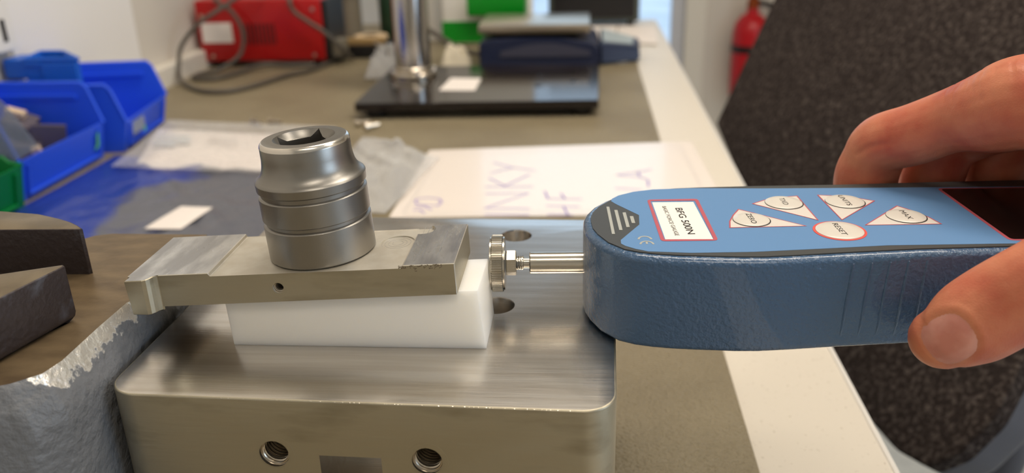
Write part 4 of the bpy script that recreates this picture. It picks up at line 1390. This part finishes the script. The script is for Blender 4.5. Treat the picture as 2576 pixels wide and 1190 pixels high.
for nm, q, z, lab, ct in PAP:
    o = emit(nm, prism(bmesh.new(), q, z, z + .6), M['paper'], origin=(q[0][0], q[0][1], z))
    tag(o, lab, ct, 'loose papers at the far bench end')
for k, (x, y, r) in enumerate(((-403, 990, 5), (-384, 998, 4), (-292, 994, 6), (-272, 986, 4.5), (-256, 968, 5))):
    bm = bmesh.new()
    xf = frame_to((x, y, r + .1), (1, .4 * (k - 2), 0))
    lathe(bm, [(r, -4), (r, 0), (r * .55, 0), (r * .55, 14), (0, 14)], 14, xf)
    o = emit('loose_bolt', bm, M['steel'], origin=(x, y, .1))
    tag(o, ['loose steel bolt on the mat just beyond the white header card corner', 'loose steel bolt beyond the header card, second from the bins', 'largest loose steel bolt, beyond the drive socket', 'loose steel bolt between two others, beyond the clear bag', 'loose steel bolt nearest the test stand corner'][k], 'bolt', 'loose bolts behind the socket')

# ------------------------------------------------------------------ fire extinguisher on the far wall
ex = thing('fire_extinguisher', (556, 2940, -420), 'red fire extinguisher hanging on the far wall beside the glazed door', 'fire extinguisher')
ef = Matrix.Translation((556, 2925, 0))
emit('cylinder_body', lathe(bmesh.new(), [(50, -420), (58, -412), (60, -400), (60, -200), (54, -170), (38, -148), (20, -138), (18, -120)], 40, ef), M['ext_red'], ex, smooth=True)
emit('valve', lathe(bmesh.new(), [(20, -120), (20, -95), (12, -85), (0, -85)], 24, ef), mat('brass_valve', (150, 70, 30), .35, .6), ex, smooth=True)
emit('lever', box(548, 650, 2917, 2933, -84, -74, 2), M['black'], ex)
emit('hose', sweep(bmesh.new(), spline([(574, 2925, -105), (610, 2905, -115), (622, 2890, -180), (615, 2882, -270), (600, 2868, -330)], 8), 9, 10), M['black'], ex, smooth=True)
emit('wall_bracket', box(530, 582, 2984, 3000, -300, -180, 2), M['steel_leg'], ex)
emit('bracket_strap', lathe(bmesh.new(), [(60.3, -262), (62, -262), (62, -238), (60.3, -238)], 40, ef, cap=False), M['black'], ex, smooth=True)

# ------------------------------------------------------------------ chair beside the bench
chair = thing('office_chair', (480, 830, FZ), 'dark felt covered chair with slate grey shell standing beside the workbench', 'chair')
CN = Vector((-0.78378501, -0.25725901, 0.5652423)).normalized()
cp = [(248.0, 1172.7, 118.2), (171.0, 1090.5, -25.9), (182.0, 987.5, -57.5), (204.3, 805.6, -109.4), (221.4, 681.3, -142.3), (237.5, 609.6, -152.6), (246.3, 577.0, -155.2), (259.5, 548.4, -150.0), (276.2, 539.7, -130.7), (296.6, 542.2, -101.3), (318.6, 560.3, -62.7), (345.7, 590.3, -11.4), (374.9, 656.0, 59.0), (408.8, 779.4, 162.2), (418.6, 881.2, 222.0), (414.9, 994.5, 268.6), (362.2, 1196.6, 287.5), (321.7, 1252.0, 256.5)]
c0 = sum((Vector(p) for p in cp), Vector()) / len(cp)
cf = frame_to(c0, CN, (0, 1, 0))
ci = cf.inverted()
loc2 = [tuple((ci @ Vector(p))[:2]) for p in cp]
ar = sum(loc2[i][0] * loc2[(i + 1) % len(loc2)][1] - loc2[(i + 1) % len(loc2)][0] * loc2[i][1] for i in range(len(loc2)))
if ar < 0:
    loc2 = loc2[::-1]
loc2 = round_poly(loc2, 6, 3)
emit('upholstery', prism(bmesh.new(), loc2, -16, 0, 3, 0, 3, xf=cf), M['fabric'], chair, smooth=True)
emit('shell', prism(bmesh.new(), loc2, -52, -16.2, 0, 12, 3, xf=cf), M['shell'], chair, smooth=True)
sp = spline([c0 - CN * 45, (420, 900, -120), (500, 880, -330), (500, 880, -420)], 8)
emit('back_stem', sweep(bmesh.new(), sp, 22, 12), M['shell'], chair, smooth=True)
emit('gas_column', lathe(bmesh.new(), [(28, -430), (28, -620), (20, -620), (20, -800), (34, -800), (34, -840)], 28, Matrix.Translation((500, 880, 0))), M['black'], chair, smooth=True)
for k in range(5):
    a = k * 2 * PI / 5 + .3
    dx, dy = math.cos(a), math.sin(a)
    lg = emit('base_arm', sweep(bmesh.new(), [(500 + 20 * dx, 880 + 20 * dy, -822), (500 + 150 * dx, 880 + 150 * dy, -832), (500 + 270 * dx, 880 + 270 * dy, -845)], [20, 17, 13], 10), M['black'], chair, smooth=True)
    emit('caster', lathe(bmesh.new(), [(10, -11), (26, -11), (26, 11), (10, 11)], 24, frame_to((500 + 262 * dx, 880 + 262 * dy, FZ + 26.1), (-dy, dx, 0))), M['black'], lg, smooth=True)
